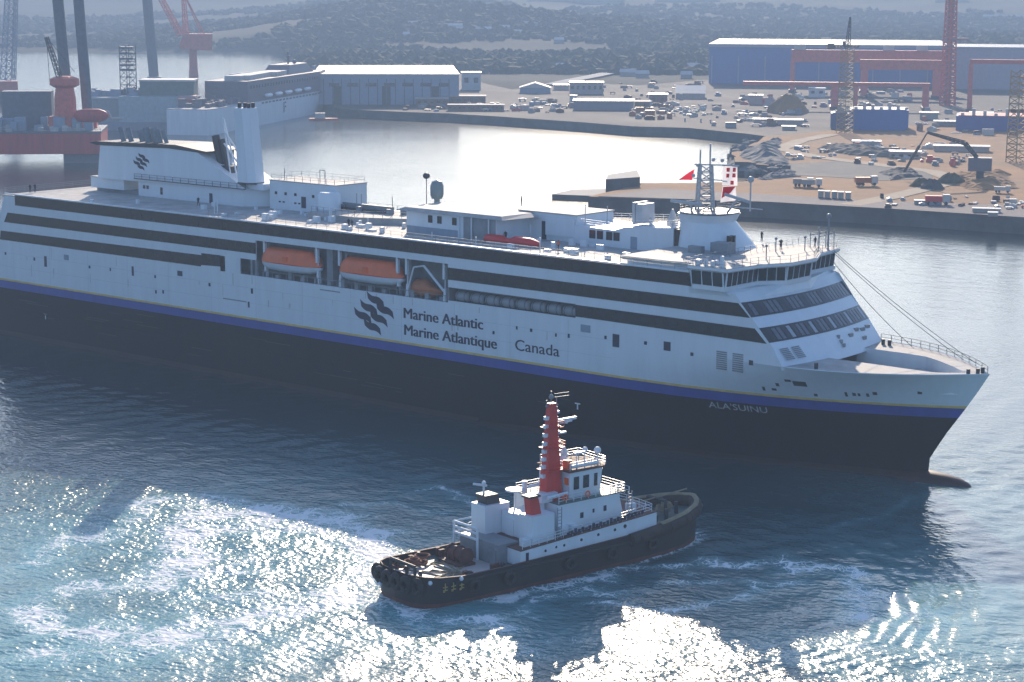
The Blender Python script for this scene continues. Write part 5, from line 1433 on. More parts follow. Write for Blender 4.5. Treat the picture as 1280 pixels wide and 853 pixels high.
# crane pedestal with flared house and its derrick boom
cp = MB(); xx = rx(80)
cp.lathe([(4.2, rz_(150)), (4.0, rz_(125)), (3.4, rz_(112)), (5.6, rz_(108)), (5.4, rz_(100)), (3, rz_(97))], (xx, 10, 0), 12); cp.box(xx-6, xx+3, 6, 14, rz_(165), rz_(148))
cp.build('crane_pedestal', CRANERED, rig)
cp = MB(); cp.lattice((xx-1.5, 8, rz_(97)), (rx(61), 8, rz_(47)), 1.8, 1.0, 9, .22); cp.tube((rx(61), 8, rz_(47)), (rx(63), 8, rz_(104)), .12); cp.tube((rx(61), 8, rz_(47)), (xx+4, 10, rz_(92)), .12); cp.build('crane_boom', DARK, rig)
# red enclosed escape pod and deck clutter
pod = MB(); pod.loft([[(rx(u), 4+a*math.cos(t), rz_(146)+b*math.sin(t)) for t in np.linspace(0, 2*math.pi, 13)[:-1]] for u, a, b in ((92, .5, .5), (95, 1.9, 2.0), (105, 2.3, 2.6), (122, 2.3, 2.6), (130, 1.6, 1.6), (133, .4, .4))])
pod.build('escape_pod', RIGRED, rig, smooth=True, auto=50)
db = MB(); rr_ = random.Random(9)
for i in range(22):
    u = rr_.uniform(-10, 118); y = rr_.uniform(2, 26); w = rr_.uniform(2, 6); db.box(rx(u), rx(u)+w, y, y+w, zt_+.7, zt_+rr_.uniform(1.8, 6))
db.each('deck_module', SHEDGREY, rig)
db = MB()
for i in range(16):
    u = rr_.uniform(0, 112); y = rr_.uniform(0, 8); w = rr_.uniform(1.2, 3.2); db.box(rx(u), rx(u)+w, y, y+w*.8, zt_+.7, zt_+rr_.uniform(1.4, 3.4))
db.each('deck_machinery', ROOFW, rig)
db = MB(); db.box(rx(0), rx(60), 20, 30, zt_, rz_(118)); db.build('accommodation_block', LEGGREY, rig)
rl = MB(); rl.rail([(rx(-60), .2, zt_+.7), (rx(124), .2, zt_+.7)], 1.2, 4, .09, 2); rl.build('rig_rail', GREY, rig)
ph = MB(); ph.path([(rx(124), 6, rz_(140)), (rx(132), 6, rz_(141)), (rx(136), 6, rz_(150)), (rx(150), 6, rz_(150))], .5, 6); ph.build('exhaust_duct', ROOFW, rig)
# ---------------- lattice boom crane at far left
lc = bg('crawler_crane', 'lattice-boom crane with a red machinery house, furthest left', 'crane', 10, 122, 2.0)
k1 = mpp(lc.location)
MB().box(-16*k1, 12*k1, -3, 4, 3.5, 3.5+12*k1).build('machinery_house', CRANERED, lc)
MB().box(-12*k1, 10*k1, -3, 5, -2, 3.5).build('undercarriage', DARK, lc)
b_ = MB(); b_.lattice((-2*k1, 0, 10), (9*k1, 0, 10+125*k1), 9*k1, 7*k1, 16, .45); b_.build('boom', SHEDGREY, lc)
b_ = MB(); b_.lattice((8*k1, 0, 10), (16*k1, 0, 10+125*k1), 3*k1, 3*k1, 16, .3); b_.build('back_mast', SHEDGREY, lc)
# ---------------- pale teal workboat between rig and white ship
tb = bg('work_barge', 'pale teal accommodation barge between the rig and the white ship', 'barge', 178, 163, 0.0, rot=-8)
k2 = mpp(tb.location)
def z2(v): return zat(tb.location, 178, v)
MB().box(-90*k2, 66*k2, -2, 26, -1, z2(153)).build('hull', mat('barge_grey_blue', (.20, .25, .32), .5), tb)
MB().box(-28*k2, 46*k2, 0, 20, z2(153), z2(121)).build('deckhouse', TEAL, tb)
MB().box(-4*k2, 62*k2, 6, 22, z2(121), z2(103)).build('upper_deckhouse', GREEN, tb)
MB().box(-5*k2, 63*k2, 5.5, 22.5, z2(103), z2(103)+.8).build('deckhouse_roof', ROOFW, tb)
MB().box(-66*k2, -28.3*k2, 2, 20, z2(153), z2(124)).build('side_house', mat('pale_grey_green', (.24, .30, .30), .55), tb)
MB().box(-66.5*k2, -28.5*k2, 1.7, 20.3, z2(124), z2(124)+.6).build('side_roof', ROOFW, tb)
fu = MB(); fu.box(44*k2, 66*k2, -1.5, 8, z2(153), z2(120)); fu.build('red_white_screen', mat('dusty_pink_panel', (.5, .30, .30), .6), tb)
fu = MB()
for v in (124, 131, 138, 146):
    fu.tube((46*k2, -1.7, z2(v)), (66*k2, -1.7, z2(v+2)), .55, n=5)
fu.build('pipe_run', CRANERED, tb)
sc2 = MB(); rr_ = random.Random(12)
for i in range(40):
    u = rr_.uniform(-70, 0); w = rr_.uniform(1, 4); z0 = z2(124) if u < -28.5 else z2(121); sc2.box(u*k2, u*k2+w, 8+rr_.uniform(0, 8), 16, z0, z0+rr_.uniform(.8, 4))
sc2.each('roof_plant', SHEDGREY, tb)
dd = MB(); dd.lattice((-20*k2, 12, z2(118)), (-20*k2, 12, z2(58)), 14*k2, 14*k2, 6, .28)
for v in (62, 69, 76, 84, 90): dd.box(-28*k2, -12*k2, 8, 17, z2(v), z2(v)+.9)
dd.build('lattice_tower', LEGGREY, tb)
# ---------------- red pedestal crane behind the white ship
pc = bg('pedestal_crane', 'red pedestal crane with a lattice jib rising behind the white ship', 'crane', 242, 92, 2.0)
k3 = mpp(pc.location)
MB().lathe([(6*k3, -2), (5*k3, 8*k3), (4.6*k3, 30*k3)], (0, 0, 0), 12).build('pedestal', CRANERED, pc, smooth=True, auto=40)
MB().prismY([(-17*k3, 34*k3), (-14*k3, 30*k3), (23*k3, 28*k3), (24*k3, 48*k3), (-10*k3, 48*k3)], -6, 6).build('machinery_house', CRANERED, pc)
jb = MB(); jb.lattice((-14*k3, 0, 46*k3), (-46*k3, 0, 108*k3), 6*k3, 4*k3, 12, .4); jb.build('jib', CRANERED, pc)
jb = MB(); jb.lattice((-8*k3, 0, 48*k3), (-10*k3, 0, 98*k3), 5*k3, 3*k3, 8, .4); jb.tube((-10*k3, 0, 98*k3), (14*k3, 0, 48*k3), .5); jb.tube((-10*k3, 0, 98*k3), (10*k3, 0, 48*k3), .4); jb.build('gantry_frame', CRANERED, pc)

# ---------------- big sheds
wh_ = shed('warehouse', 'long grey-blue warehouse with a bright white roof, right of the moored ship', 'warehouse', 392, 574, 131, 94, 110, SHEDGREY, ROOFW, doors=3, roofh=.6)
for i in range(15): MB().box(-33+i*4.7, -32.6+i*4.7, -.25, .05, 0, 13.5).build('cladding_rib', LEGGREY, wh_)
for i in range(7): MB().box(-30+i*9.6, -24.5+i*9.6, -.2, .05, 9.5, 11.3).build('clerestory_window', GLASS, wh_)
for i in range(6): MB().lathe([(1.1, 0), (1.1, 1.6), (1.5, 1.7), (.1, 2.3)], (-28+i*11.5, 55, 14.3), 8).build('roof_vent', GREY, wh_)
shed('waterfront_hut', 'small white block with bright roof at the end of the grey-blue warehouse', 'building', 577, 601, 113, 92, 16, mat('pale_wall', (.5, .52, .54), .6), ROOFW, wins=2)
bs_ = shed('blue_shed', 'huge blue shipyard shed in the haze behind the red gantry cranes', 'shed', 888, 1180, 106, 60, 120, BLUESHED, SHEDGREY, roofh=2.0)
for i in range(9): MB().box(-74+i*17, -73.2+i*17, -.35, .1, 0, 17.5).build('cladding_rib', SHEDGREY, bs_)
shed('grey_hall', 'pale mauve tall hall right of the tall red tower', 'shed', 1188, 1280, 112, 62, 60, mat('mauve_cladding', (.38, .36, .42), .6), SHEDGREY)

# ---------------- gantry cranes
def gantry(label, u0, u1, vf, vt, beam, legs, mats=CRANERED, extra=0.0, z=LZ, cab=()):
    w, h = dims(u0, u1, vf, vt, z); uc = (u0+u1)/2
    t = bg('gantry_crane', label, 'gantry crane', uc, vf, z, 0, 'red gantry cranes over the building docks')
    kk = mpp(t.location); bh = beam*kk
    MB().box(-w/2-extra, w/2+extra, -2.2, 2.2, h-bh, h).build('bridge_girder', mats, t)
    g = MB()
    for i in range(int(w/6)): x = -w/2+6*i; g.box(x, x+.5, -2.45, 2.45, h-bh-.1, h+.12)
    g.each('girder_rib', mats, t)
    for ul, wl in legs:
        x = (ul-uc)*kk; a = wl*kk/2
        for y in (-1, 1):
            MB().prism([(x-a, y*9-1.2), (x+a, y*9-1.2), (x+a, y*9+1.2), (x-a, y*9+1.2)], 0, h-bh-.02, [(x-a, y*1.6-1), (x+a, y*1.6-1), (x+a, y*1.6+1), (x-a, y*1.6+1)]).build('leg', mats, t)
        MB().box(x-a-.5, x+a+.5, -11, 11, 0.02, 1.6).build('bogie', DARK, t)
    for uc_, vv in cab:
        x = (uc_-uc)*kk; MB().box(x-3.2, x+3.2, -3.4, 3.4, h+.05, h+3.2).build('trolley_house', ROOFW, t)
    return t
gantry('large red gantry crane in front of the blue shed, left leg at the lattice tower', 990, 1182, 116, 63, 15, [(993, 5), (1080, 9), (1172, 11)], cab=[(1001, 60), (1108, 66), (1148, 66)])
gantry('low red gantry crane with a thin beam above the blue hull block', 930, 1158, 136, 103, 4.5, [(1043, 9), (1152, 7), (1068, 5)])
gantry('red gantry crane at the right edge with a square grey-red frame', 1212, 1330, 140, 75, 5, [(1215, 5), (1325, 6)])
gantry('short red gantry crane behind the low beam, right of the lattice tower', 1075, 1180, 122, 75, 12, [(1082, 7), (1168, 10)])
# tall tapering red tower
rt_ = bg('tall_crane_tower', 'tall slender red lattice crane tower rising out of the top of the picture', 'crane tower', 1184, 132, LZ)
k4 = mpp(rt_.location)
MB().lattice((0, 0, 0), (0, 0, 150*k4), 13*k4, 8*k4, 22, .55).build('tower', CRANERED, rt_)
MB().box(-1.6, 1.6, -1.6, 1.6, 0, 140*k4).build('lift_shaft', mat('faded_red', (.40, .22, .22), .6), rt_)
MB().box(-6*k4, 22*k4, -2, 2, 78*k4, 81*k4).build('arm', mat('faded_red', (.40, .22, .22), .6), rt_)
# ochre lattice tower cranes
tc1 = bg('tower_crane', 'thin ochre lattice tower crane on the headland left of centre of the yard', 'tower crane', 1056, 168, LZ)
k5 = mpp(tc1.location)
MB().lattice((0, 0, 0), (0, 0, 104*k5), 15*k5, 11*k5, 18, .22).build('mast', OCHRE, tc1)
MB().lattice((0, 0, 104*k5), (2*k5, 0, 142*k5), 5*k5, 1.2*k5, 8, .2).build('apex', DARK, tc1)
cj = MB(); cj.lattice((-26*k5, 0, 106*k5), (14*k5, 0, 107*k5), 2*k5, 2*k5, 10, .15); cj.box(-24*k5, -16*k5, -1.5, 1.5, 103*k5, 110*k5); cj.box(-6*k5, -3*k5, -1, 1, 107*k5, 113*k5); cj.build('jib', DARK, tc1)
tc2 = bg('tower_crane', 'broad brown lattice tower at the right edge of the yard', 'tower crane', 1270, 205, LZ)
k6 = mpp(tc2.location)
MB().lattice((0, 0, 0), (0, 0, 112*k6), 17*k6, 15*k6, 14, .28).build('mast', OCHRE, tc2)
MB().box(-9*k6, 9*k6, -2.5, 2.5, 62*k6, 66*k6).build('platform', RUST, tc2)
# blue hull blocks on the slip
def hullblock(label, u0, u1, vb, vt, depth, m, top):
    w, h = dims(u0, u1, vb, vt, LZ); t = bg('hull_block', label, 'hull block', (u0+u1)/2, vb, LZ)
    MB().prismY([(-w/2, .8), (-w/2+2, 0), (w/2-3, 0), (w/2, 1.8), (w/2, h), (-w/2, h)], 0, depth).build('plating', m, t)
    MB().box(-w/2+1, w/2-1, .8, depth-.8, h, h+.3).build('deck_edge', top, t)
    g = MB()
    for i in range(7): x = -w/2+2+i*w/7; g.box(x, x+1.4, 1, 3, h+.3, h+.3+1+((i*5) % 3))
    g.each('deck_fitting', ROOFW, t)
    return t
BLUEHULL = mat('blue_hull_primer', (.03, .12, .40), .5, var=.15)
hullblock('bright blue hull block under the low red gantry beam', 1062, 1134, 165, 138, 22, BLUEHULL, SHEDGREY)
hullblock('darker blue hull section left of the bright blue block', 1038, 1061, 162, 142, 14, mat('dull_blue_primer', (.06, .12, .26), .5), SHEDGREY)
hullblock('blue hull section with a red upper deck at the right edge', 1196, 1290, 166, 146, 24, mat('deep_blue_primer', (.04, .08, .30), .5), CRANERED)
shed('red_deckhouse', 'red deckhouse block standing before the right-hand blue hull section', 'deckhouse', 1212, 1240, 158, 142, 10, CRANERED, ROOFW)
# ---------------- yard buildings along the far shore
B = [
 (650, 688, 117, 110, 16, 'white_shed', 'white shed with a peaked roof, left of the pale two-storey office', SHEDGREY, ROOFW, 'front', 0),
 (712, 754, 118, 104, 16, 'office_block', 'pale pinkish two-storey office block with bright top below the hill road', WALLTAN, ROOFW, 'flat', 6),
 (692, 711, 113, 107, 12, 'annex', 'low white-roofed annex left of the pinkish office', WALLTAN, ROOFW, 'flat', 0),
 (717, 792, 138, 127, 20, 'long_shed', 'long low grey shed with a thin bright roof edge, mid shore', mat('mauve_grey_wall', (.24, .22, .25), .7), ROOFW, 'flat', 0),
 (793, 812, 137, 128, 12, 'brown_workshop', 'brown workshop with pinkish roof right of the long low shed', BRICK, WALLTAN, 'flat', 0),
 (811, 834, 131, 119, 14, 'white_roof_workshop', 'brown workshop with a bright flat roof above the rusty yard', BRICK, ROOFW, 'flat', 2),
 (845, 881, 124, 117, 22, 'twin_roof_shed', 'cream shed with two stepped bright roofs above the pale stacks', WALLTAN, ROOFW, 'gable', 0),
 (853, 878, 115, 111, 10, 'upper_shed', 'small cream shed behind the stepped-roof shed', WALLTAN, ROOFW, 'flat', 0),
 (936, 953, 131, 120, 10, 'pale_store', 'square pale store left of the rubble heap', WALLTAN, ROOFW, 'flat', 0),
 (1011, 1031, 122, 111, 10, 'white_cabin', 'white cabin beneath the low red gantry beam', mat('white_wall', (.7, .68, .68), .6), ROOFW, 'flat', 2),
 (942, 970, 155, 150, 8, 'strip_shed', 'long pinkish strip shed on the headland neck, left one', WALLTAN, ROOFW, 'flat', 0),
 (971, 1003, 157, 151, 8, 'strip_shed', 'long pinkish strip shed on the headland neck, right one', WALLTAN, ROOFW, 'flat', 0),
 (978, 994, 163, 159, 6, 'low_hut', 'low pale hut in front of the strip sheds', CONC, ROOFW, 'flat', 0),
 (1066, 1100, 187, 178, 8, 'white_fence_building', 'long white low building on the headland before the slip, left part', mat('white_wall', (.7, .68, .68), .6), ROOFW, 'flat', 0),
 (1112, 1150, 200, 191, 8, 'cream_building', 'cream low building near the dark boom crane', WALLTAN, ROOFW, 'flat', 4),
 (1168, 1235, 192, 184, 8, 'cream_wall_building', 'long cream building behind the dark boom', WALLTAN, ROOFW, 'flat', 0),
 (1150, 1172, 150, 142, 10, 'pale_store', 'pale store between the hull blocks', CONC, ROOFW, 'flat', 0),
 (1168, 1198, 160, 153, 10, 'pale_store', 'white stacked store at the foot of the tall red tower', CONC, ROOFW, 'flat', 0),
 (512, 526, 126, 122, 8, 'white_hut', 'white hut at the left end of the brown stacks', CONC, ROOFW, 'flat', 0),
 (534, 546, 123, 118, 8, 'white_hut', 'white hut over the brown stacks', CONC, ROOFW, 'flat', 0),
 (548, 566, 119, 113, 8, 'white_hut', 'larger white-roofed hut at the foot of the warehouse corner', SHEDGREY, ROOFW, 'flat', 0),
 (520, 560, 133, 124, 12, 'brown_stack_shed', 'brown brick shed on the quay, left one', BRICK, WALLTAN, 'flat', 5),
 (562, 607, 131, 121, 12, 'brown_stack_shed', 'brown brick shed with pink roof on the quay, right one', BRICK, WALLTAN, 'flat', 6),
 (560, 630, 139, 132, 8, 'terrace', 'row of brown doors and pale piers along the quay edge', BRICK, WALLTAN, 'flat', 12),
]
for u0, u1, vb, vt, dep, nm_, lab, wm, rm, kd, wi in B:
    shed(nm_, lab, 'building', u0, u1, vb, vt, dep, wm, rm, kd, wins=wi)
# pale roofs and houses scattered on the hills
for i, (u, v, w, lab) in enumerate([(515, 33, 14, 'small white house at the left end of the long pale roofs on the hill'), (548, 36, 60, 'long pale roof high on the wooded hill, left one'), (592, 40, 44, 'long pale roof high on the wooded hill, right one'), (625, 38, 24, 'white roof on the hill right of the long pale roofs'), (663, 33, 20, 'white roof at the right end of the hilltop row'), (648, 44, 16, 'small white roof below the right end of the hilltop row'), (508, 47, 8, 'tiny white hut alone on the wooded slope'), (699, 54, 12, 'white house alone in the middle of the wooded hill'),
        (705, 88, 20, 'white roof at the foot of the hill beside the road'), (730, 84, 22, 'white roofs at the foot of the hill under the road bend'), (785, 96, 20, 'pale roof in the trees right of the road, left one'), (803, 98, 16, 'pale roof in the trees right of the road, right one'), (868, 88, 18, 'white house left of the blue shed'), (885, 91, 22, 'long low pale roof left of the blue shed'), (858, 99, 14, 'pale low roof in the trees above the stepped-roof shed'),
        (400, 2, 34, 'pale block on the far crest at the top, left one'), (430, 3, 26, 'pale block on the far crest at the top, right one'), (720, 3, 120, 'long pale building strip along the far crest, centre'), (860, 3, 80, 'long pale building strip along the far crest, right of centre'), (1190, 3, 40, 'pale building behind the tall red tower on the crest'), (1255, 24, 50, 'thin pale line of roofs on the far slope at the right edge')]):
    P = at_hill(u, v); kk = mpp(P); ww_ = w*kk; hh_ = max(3.0, min(9, 3.2*kk)); t = thing('hill_house', lab, 'building', P, -az(u))
    MB().box(-ww_/2, ww_/2, 0, 9, -4, hh_).build('wall', CONC, t)
    MB().add([(-ww_/2-.5, -.5, hh_), (ww_/2+.5, -.5, hh_), (ww_/2+.5, 9.5, hh_), (-ww_/2-.5, 9.5, hh_), (-ww_/2, 4.5, hh_+2.2), (ww_/2, 4.5, hh_+2.2)], [(0, 1, 5, 4), (2, 3, 4, 5), (0, 4, 3), (1, 2, 5), (0, 3, 2, 1)]).build('roof', ROOFW, t)
rdp = [at_hill(u, v) for u, v in [(690, 108), (712, 103), (738, 98), (762, 93), (776, 88), (780, 83), (772, 78), (760, 75)]]
vs = []
for i, p in enumerate(rdp):
    a = rdp[max(i-1, 0)]; b = rdp[min(i+1, len(rdp)-1)]; n_ = Vector((-(b-a).y, (b-a).x, 0)).normalized()*6
    vs += [p+n_+Vector((0, 0, 1.2)), p-n_+Vector((0, 0, 1.2))]
tag(MB().add(vs, [(2*i, 2*i+1, 2*i+3, 2*i+2) for i in range(len(rdp)-1)]).build('hill_road', mat('pale_concrete_road', (.5, .47, .42), .9, var=.1)), kind='structure')
# rubble and spoil heaps
def heap(label, u, v, w, h, m, z=LZ):
    t = at(u, v, z); mb = MB(); rr_ = random.Random(int(u*7)); rings = []
    for i, (f, zz) in enumerate(((1, -.2), (.8, .35), (.5, .75), (.18, 1.0))):
        rings.append([(w/2*f*math.cos(q)*rr_.uniform(.8, 1.15), w*.35*f*math.sin(q)*rr_.uniform(.8, 1.15), h*zz*rr_.uniform(.85, 1.1)) for q in np.linspace(0, 2*math.pi, 13)[:-1]])
    mb.loft(rings); o = mb.build('spoil_heap', m, None, loc=t); o.rotation_euler = (0, 0, -az(u))
    return tag(o, label, 'heap', 'spoil heaps in the yard')
heap('pale rubble heap right of the square store', 963, 133, 9, 5, CONC)
heap('brown pyramid heap with a pale slope, left of the low gantry beam', 985, 141, 22, 9, DIRT)
heap('dark slag mound beside the excavator track', 1165, 236, 9, 3, mat('dark_slag', (.075, .075, .08), .9), LZ+.7)
heap('olive scrub mound on the bare ground right of the track', 1190, 229, 10, 3.2, mat('olive_scrub', (.12, .10, .05), .95, var=.5, bump=.6), LZ+.7)
heap('small grey-green heap by the haul road', 1152, 233, 8, 2.6, mat('olive_scrub', (.12, .10, .05), .95), LZ+.7)
# ---------------- dark knuckle-boom crane on the headland
kb = bg('boom_crane', 'dark knuckle-boom crane with a mauve cab on the headland', 'crane', 1224, 228, LZ+.6)
k7 = mpp(kb.location)
MB().box(-14*k7, 14*k7, -2.5, 2.5, 14*k7, 30*k7).build('machinery_house', UPB, kb)
MB().box(-4*k7, 5*k7, -2, 2, 0, 14*k7).build('pedestal', DARK, kb)
j = MB(); j.lattice((-4*k7, 0, 30*k7), (-19*k7, 0, 47*k7), 2.6*k7, 3.4*k7, 4, .25); j.lattice((-19*k7, 0, 47*k7), (-64*k7, 0, 59*k7), 3.4*k7, 1.6*k7, 9, .22); j.build('boom', DARK, kb)
j = MB(); j.lattice((-73*k7, 1, 42*k7), (-90*k7, 1, 10*k7), 1.8*k7, 1.4*k7, 7, .2); j.tube((-64*k7, 0, 59*k7), (-73*k7, 1, 42*k7), .25); j.build('jib', DARK, kb)
# ---------------- small working things on the headland and yard
def truck(label, u, v, cabm, bedm, s=1.0, rot=0, z=LZ+.76):
    t = bg('truck', label, 'truck', u, v, z, rot, 'lorries in the shipyard')
    MB().box(-3.6*s, 1.2*s, -1.2*s, 1.2*s, .9*s, 2.6*s).build('bed', bedm, t)
    MB().box(1.4*s, 3.4*s, -1.2*s, 1.2*s, .6*s, 3.0*s).build('cab', cabm, t)
    for x in (-2.6, -1.4, 2.3):
        for y in (-1.15, 1.15): MB().tube((x*s, (y-.2)*s, .5*s), (x*s, (y+.2)*s, .5*s), .5*s, n=10).build('wheel', RUBBER, t)
    return t
truck('orange dump lorry with a white cab on the bare ground', 1083, 232, ROOFW, ORANGEDK, 1.0, 15)
truck('white lorry parked at the left of the bare ground', 1004, 233, ROOFW, CONC, .9, 0)
truck('white lorry beside the first one on the bare ground', 1015, 234, ROOFW, CONC, .9, 0)
truck('pale lorry near the quay edge below the haul road', 1172, 256, ROOFW, BRIGHTRED, 1.0, 5)
truck('white pickup at the far right of the quay', 1253, 241, ROOFW, ROOFW, .7, 0)
for i, (u, v) in enumerate([(1026, 247), (1034, 247.5), (1043, 248), (1051, 248.5), (1060, 249)]):
    t = bg('container', 'small pale container in the row of five on the quay edge', 'container', u, v, LZ+.76, 0, 'row of pale containers on the quay')
    MB().box(-.8, .8, -1.2, 1.2, .15, 1.9).build('box', CONC, t); MB().box(-.85, .85, -1.25, 1.25, 1.9, 2.1).build('roof', ROOFW, t)
for i, (u0, u1, v, lab) in enumerate([(1143, 1165, 256, 'long white barge section lying on the quay edge'), (1216, 1250, 266, 'low pale pontoon at the quay edge, right'), (1235, 1247, 271, 'white box at the quay edge, right')]):
    w, h = dims(u0, u1, v, v-4, LZ+.76); t = bg('pontoon', lab, 'pontoon', (u0+u1)/2, v, LZ+.76); MB().box(-w/2, w/2, 0, 3, 0, h).build('body', CONC, t); MB().box(-w/2-.1, w/2+.1, -.1, 3.1, h, h+.25).build('top', ROOFW, t)
# ---------------- containers, stacks and clutter of the far yard, one object each
cols = [ROOFW, ROOFW, CONC, WALLTAN, BRICK, SHEDGREY, CRANERED, mat('pale_stack', (.62, .58, .52), .7)]
rr_ = random.Random(21)
def pile(kind, w, h, d):
    mb = MB()
    if kind == 0:
        mb.box(-w/2, w/2, -d/2, d/2, 0, h)
    elif kind == 1:                                   # stepped stack
        mb.box(-w/2, w/2, -d/2, d/2, 0, h*.5); mb.box(-w/2+.1*w, w*.2, -d*.4, d*.4, h*.5, h); mb.box(w*.25, w*.45, -d*.3, d*.4, h*.5, h*.75)
    elif kind == 2:                                   # bundle of pipes
        for i in range(4): mb.tube((-w/2, (i-1.5)*.7, .36), (w/2, (i-1.5)*.7, .36), .35, n=6)
        for i in range(3): mb.tube((-w/2, (i-1)*.7, .96), (w/2, (i-1)*.7, .96), .35, n=6)
    elif kind == 3:                                   # plates on trestles
        for x in (-w*.35, w*.3): mb.box(x, x+.3, -d/2, d/2, 0, h*.4)
        mb.box(-w/2, w/2, -d/2, d/2, h*.4, h*.52); mb.box(-w*.4, w*.3, -d*.4, d*.4, h*.52, h*.62)
    elif kind == 4:                                   # hut with a pitched roof
        mb.prismY([(-w/2, 0), (w/2, 0), (w/2, h*.7), (0, h), (-w/2, h*.7)], -d/2, d/2)
    else:                                             # tank
        mb.lathe([(w*.3, 0), (w*.3, h), (w*.2, h*1.15), (.05, h*1.2)], (0, 0, 0), 10)
    return mb
KN = ['stacked_crate', 'stepped_stack', 'pipe_bundle', 'plate_stack', 'site_hut', 'storage_tank']
def clutter(u0, u1, v0, v1, n, grp, lab, smin=1.5, smax=5.0, z=LZ, pal=None):
    for i in range(n):
        u = rr_.uniform(u0, u1); v = rr_.uniform(v0, v1); w = rr_.uniform(smin, smax); h = rr_.uniform(.35, .85)*min(w, 4); d = rr_.uniform(1.5, 4); kd = rr_.choice((0, 1, 1, 2, 3, 3, 4, 5))
        o = pile(kd, w, h, d).build(KN[kd], rr_.choice(pal or cols), None, loc=at(u, v, z))
        o.rotation_euler = (0, 0, -az(u)+rr_.uniform(-.3, .3)); tag(o, lab.replace('#', KN[kd].replace('_', ' ')), 'yard stack', grp)
DK = [BRICK, RUST, DARK, GREY, WALLTAN, CONC, SHEDGREY]
clutter(640, 720, 126, 142, 44, 'stacks on the middle quay', 'small # among the stacks on the middle quay', pal=cols+DK)
clutter(505, 640, 126, 140, 40, 'stacks on the left quay', 'small brownish # among the stacks in front of the warehouse', 1.2, 4, pal=DK)
clutter(790, 845, 128, 150, 56, 'rusty stacks in the middle yard', 'small # in the rusty middle of the yard', pal=[BRICK, RUST, WALLTAN, ROOFW, CONC, ORANGEDK])
clutter(845, 882, 131, 147, 40, 'rows of pale stacks', 'pale # in the rows right of the rusty yard', 1.2, 2.6, pal=[ROOFW, CONC, cols[7]])
clutter(885, 1010, 120, 160, 80, 'stacks between the rows and the headland', 'small # between the pale rows and the headland', pal=cols+DK)
clutter(985, 1050, 183, 199, 22, 'stacks on the headland', 'small # on the grey ground of the headland', 1, 2.6, LZ+.6)
clutter(1070, 1215, 180, 208, 60, 'stacks before the hull blocks', 'small # on the ground before the hull blocks', 1, 3.4, LZ+.6, pal=cols+DK)
clutter(1140, 1290, 138, 172, 60, 'stacks round the hull blocks', 'small # round the blue hull blocks', 1.2, 5, pal=cols+DK+[BLUEHULL])
clutter(1010, 1140, 112, 136, 40, 'stacks under the gantry cranes', 'small # under the red gantry cranes', 1.5, 5, pal=cols+DK)
clutter(720, 880, 104, 126, 44, 'stacks behind the sheds', 'small # behind the long low shed', 1.5, 5, pal=DK)
clutter(1255, 1285, 250, 262, 12, 'red gear on the quay', 'small red or pale # at the right end of the quay', .8, 2.2, LZ+.76, [CRANERED, ROOFW, CONC])
clutter(1100, 1260, 246, 262, 22, 'gear on the quay edge', 'small dark # near the quay edge on the right', .6, 1.8, LZ+.78, DK)
# white marker posts and rubber fenders along the far breakwater
for i, (u, v) in enumerate([(856, 163), (876, 164), (888, 165)]):
    t = bg('mooring_post', 'white mooring post standing at the foot of the far breakwater', 'mooring post', u, v, 0, 0, 'white mooring posts by the breakwater')
    MB().tube((0, 0, -1), (0, 0, 5.0), .35, n=8).build('pile', ROOFW, t); MB().lathe([(.5, 5), (.5, 5.5), (.1, 5.7)], (0, 0, 0), 8).build('cap', ROOFW, t)
tk = bg('harbour_launch', 'small red and white launch at the bow of the white moored ship', 'launch', 404, 150, 0)
MB().loft([[(x, y*w, z) for y, z in ((-1, .8), (-.8, -.3), (.8, -.3), (1, .8))] for x, w in ((-7, 1.8), (-3, 2.2), (3, 2.2), (6, 1.2), (7.5, .1))]).build('hull', CRANERED, tk)
MB().box(-4, 1, -1.5, 1.5, .8, 3.4).build('cabin', ROOFW, tk); MB().tube((-1.5, 0, 3.4), (-1.5, 0, 6.5), .12).build('mast', GREY, tk)
# ---------------- rock armour: boulders along the headland and the breakwater (one object each for the biggest)
def boulder_mesh(seed):
    bm = bmesh.new(); bmesh.ops.create_icosphere(bm, subdivisions=1, radius=1.0); r_ = random.Random(seed)
    for v in bm.verts: v.co *= r_.uniform(.7, 1.15)
    me = bpy.data.meshes.new('boulder'); bm.to_mesh(me); bm.free(); me.materials.append(ROCK); return me
BMS = [boulder_mesh(s) for s in range(5)]
def boulder(P, s, lab, grp):
    o = bpy.data.objects.new('boulder', rr_.choice(BMS)); COL.objects.link(o); o.location = P; o.scale = (s*rr_.uniform(.8, 1.3), s*rr_.uniform(.8, 1.3), s*rr_.uniform(.5, .9)); o.rotation_euler = (0, 0, rr_.uniform(0, 6))
    return tag(o, lab, 'boulder', grp)
for i in range(90):
    t = rr_.random(); px = [(985, 175), (938, 184), (919, 193), (924, 203), (960, 208), (1000, 213)]
    j_ = min(int(t*5), 4); f = t*5-j_; u = px[j_][0]+(px[j_+1][0]-px[j_][0])*f; v = px[j_][1]+(px[j_+1][1]-px[j_][1])*f
    P = at(u+rr_.uniform(-4, 14), v+rr_.uniform(-2, 2), 1.5); P.z = rr_.uniform(.2, 4.4); boulder(P, rr_.uniform(1.2, 3.2), 'grey boulder in the rock slope of the headland tip', 'boulders round the headland tip')
for i in range(30):
    u = rr_.uniform(936, 985); P = at(u, 222-(u-936)*.08+rr_.uniform(-2, 3), 2); P.z = rr_.uniform(.5, 5.5); boulder(P, rr_.uniform(1.2, 2.6), 'grey boulder in the second mound, inside of the headland inlet', 'boulders of the inlet mound')
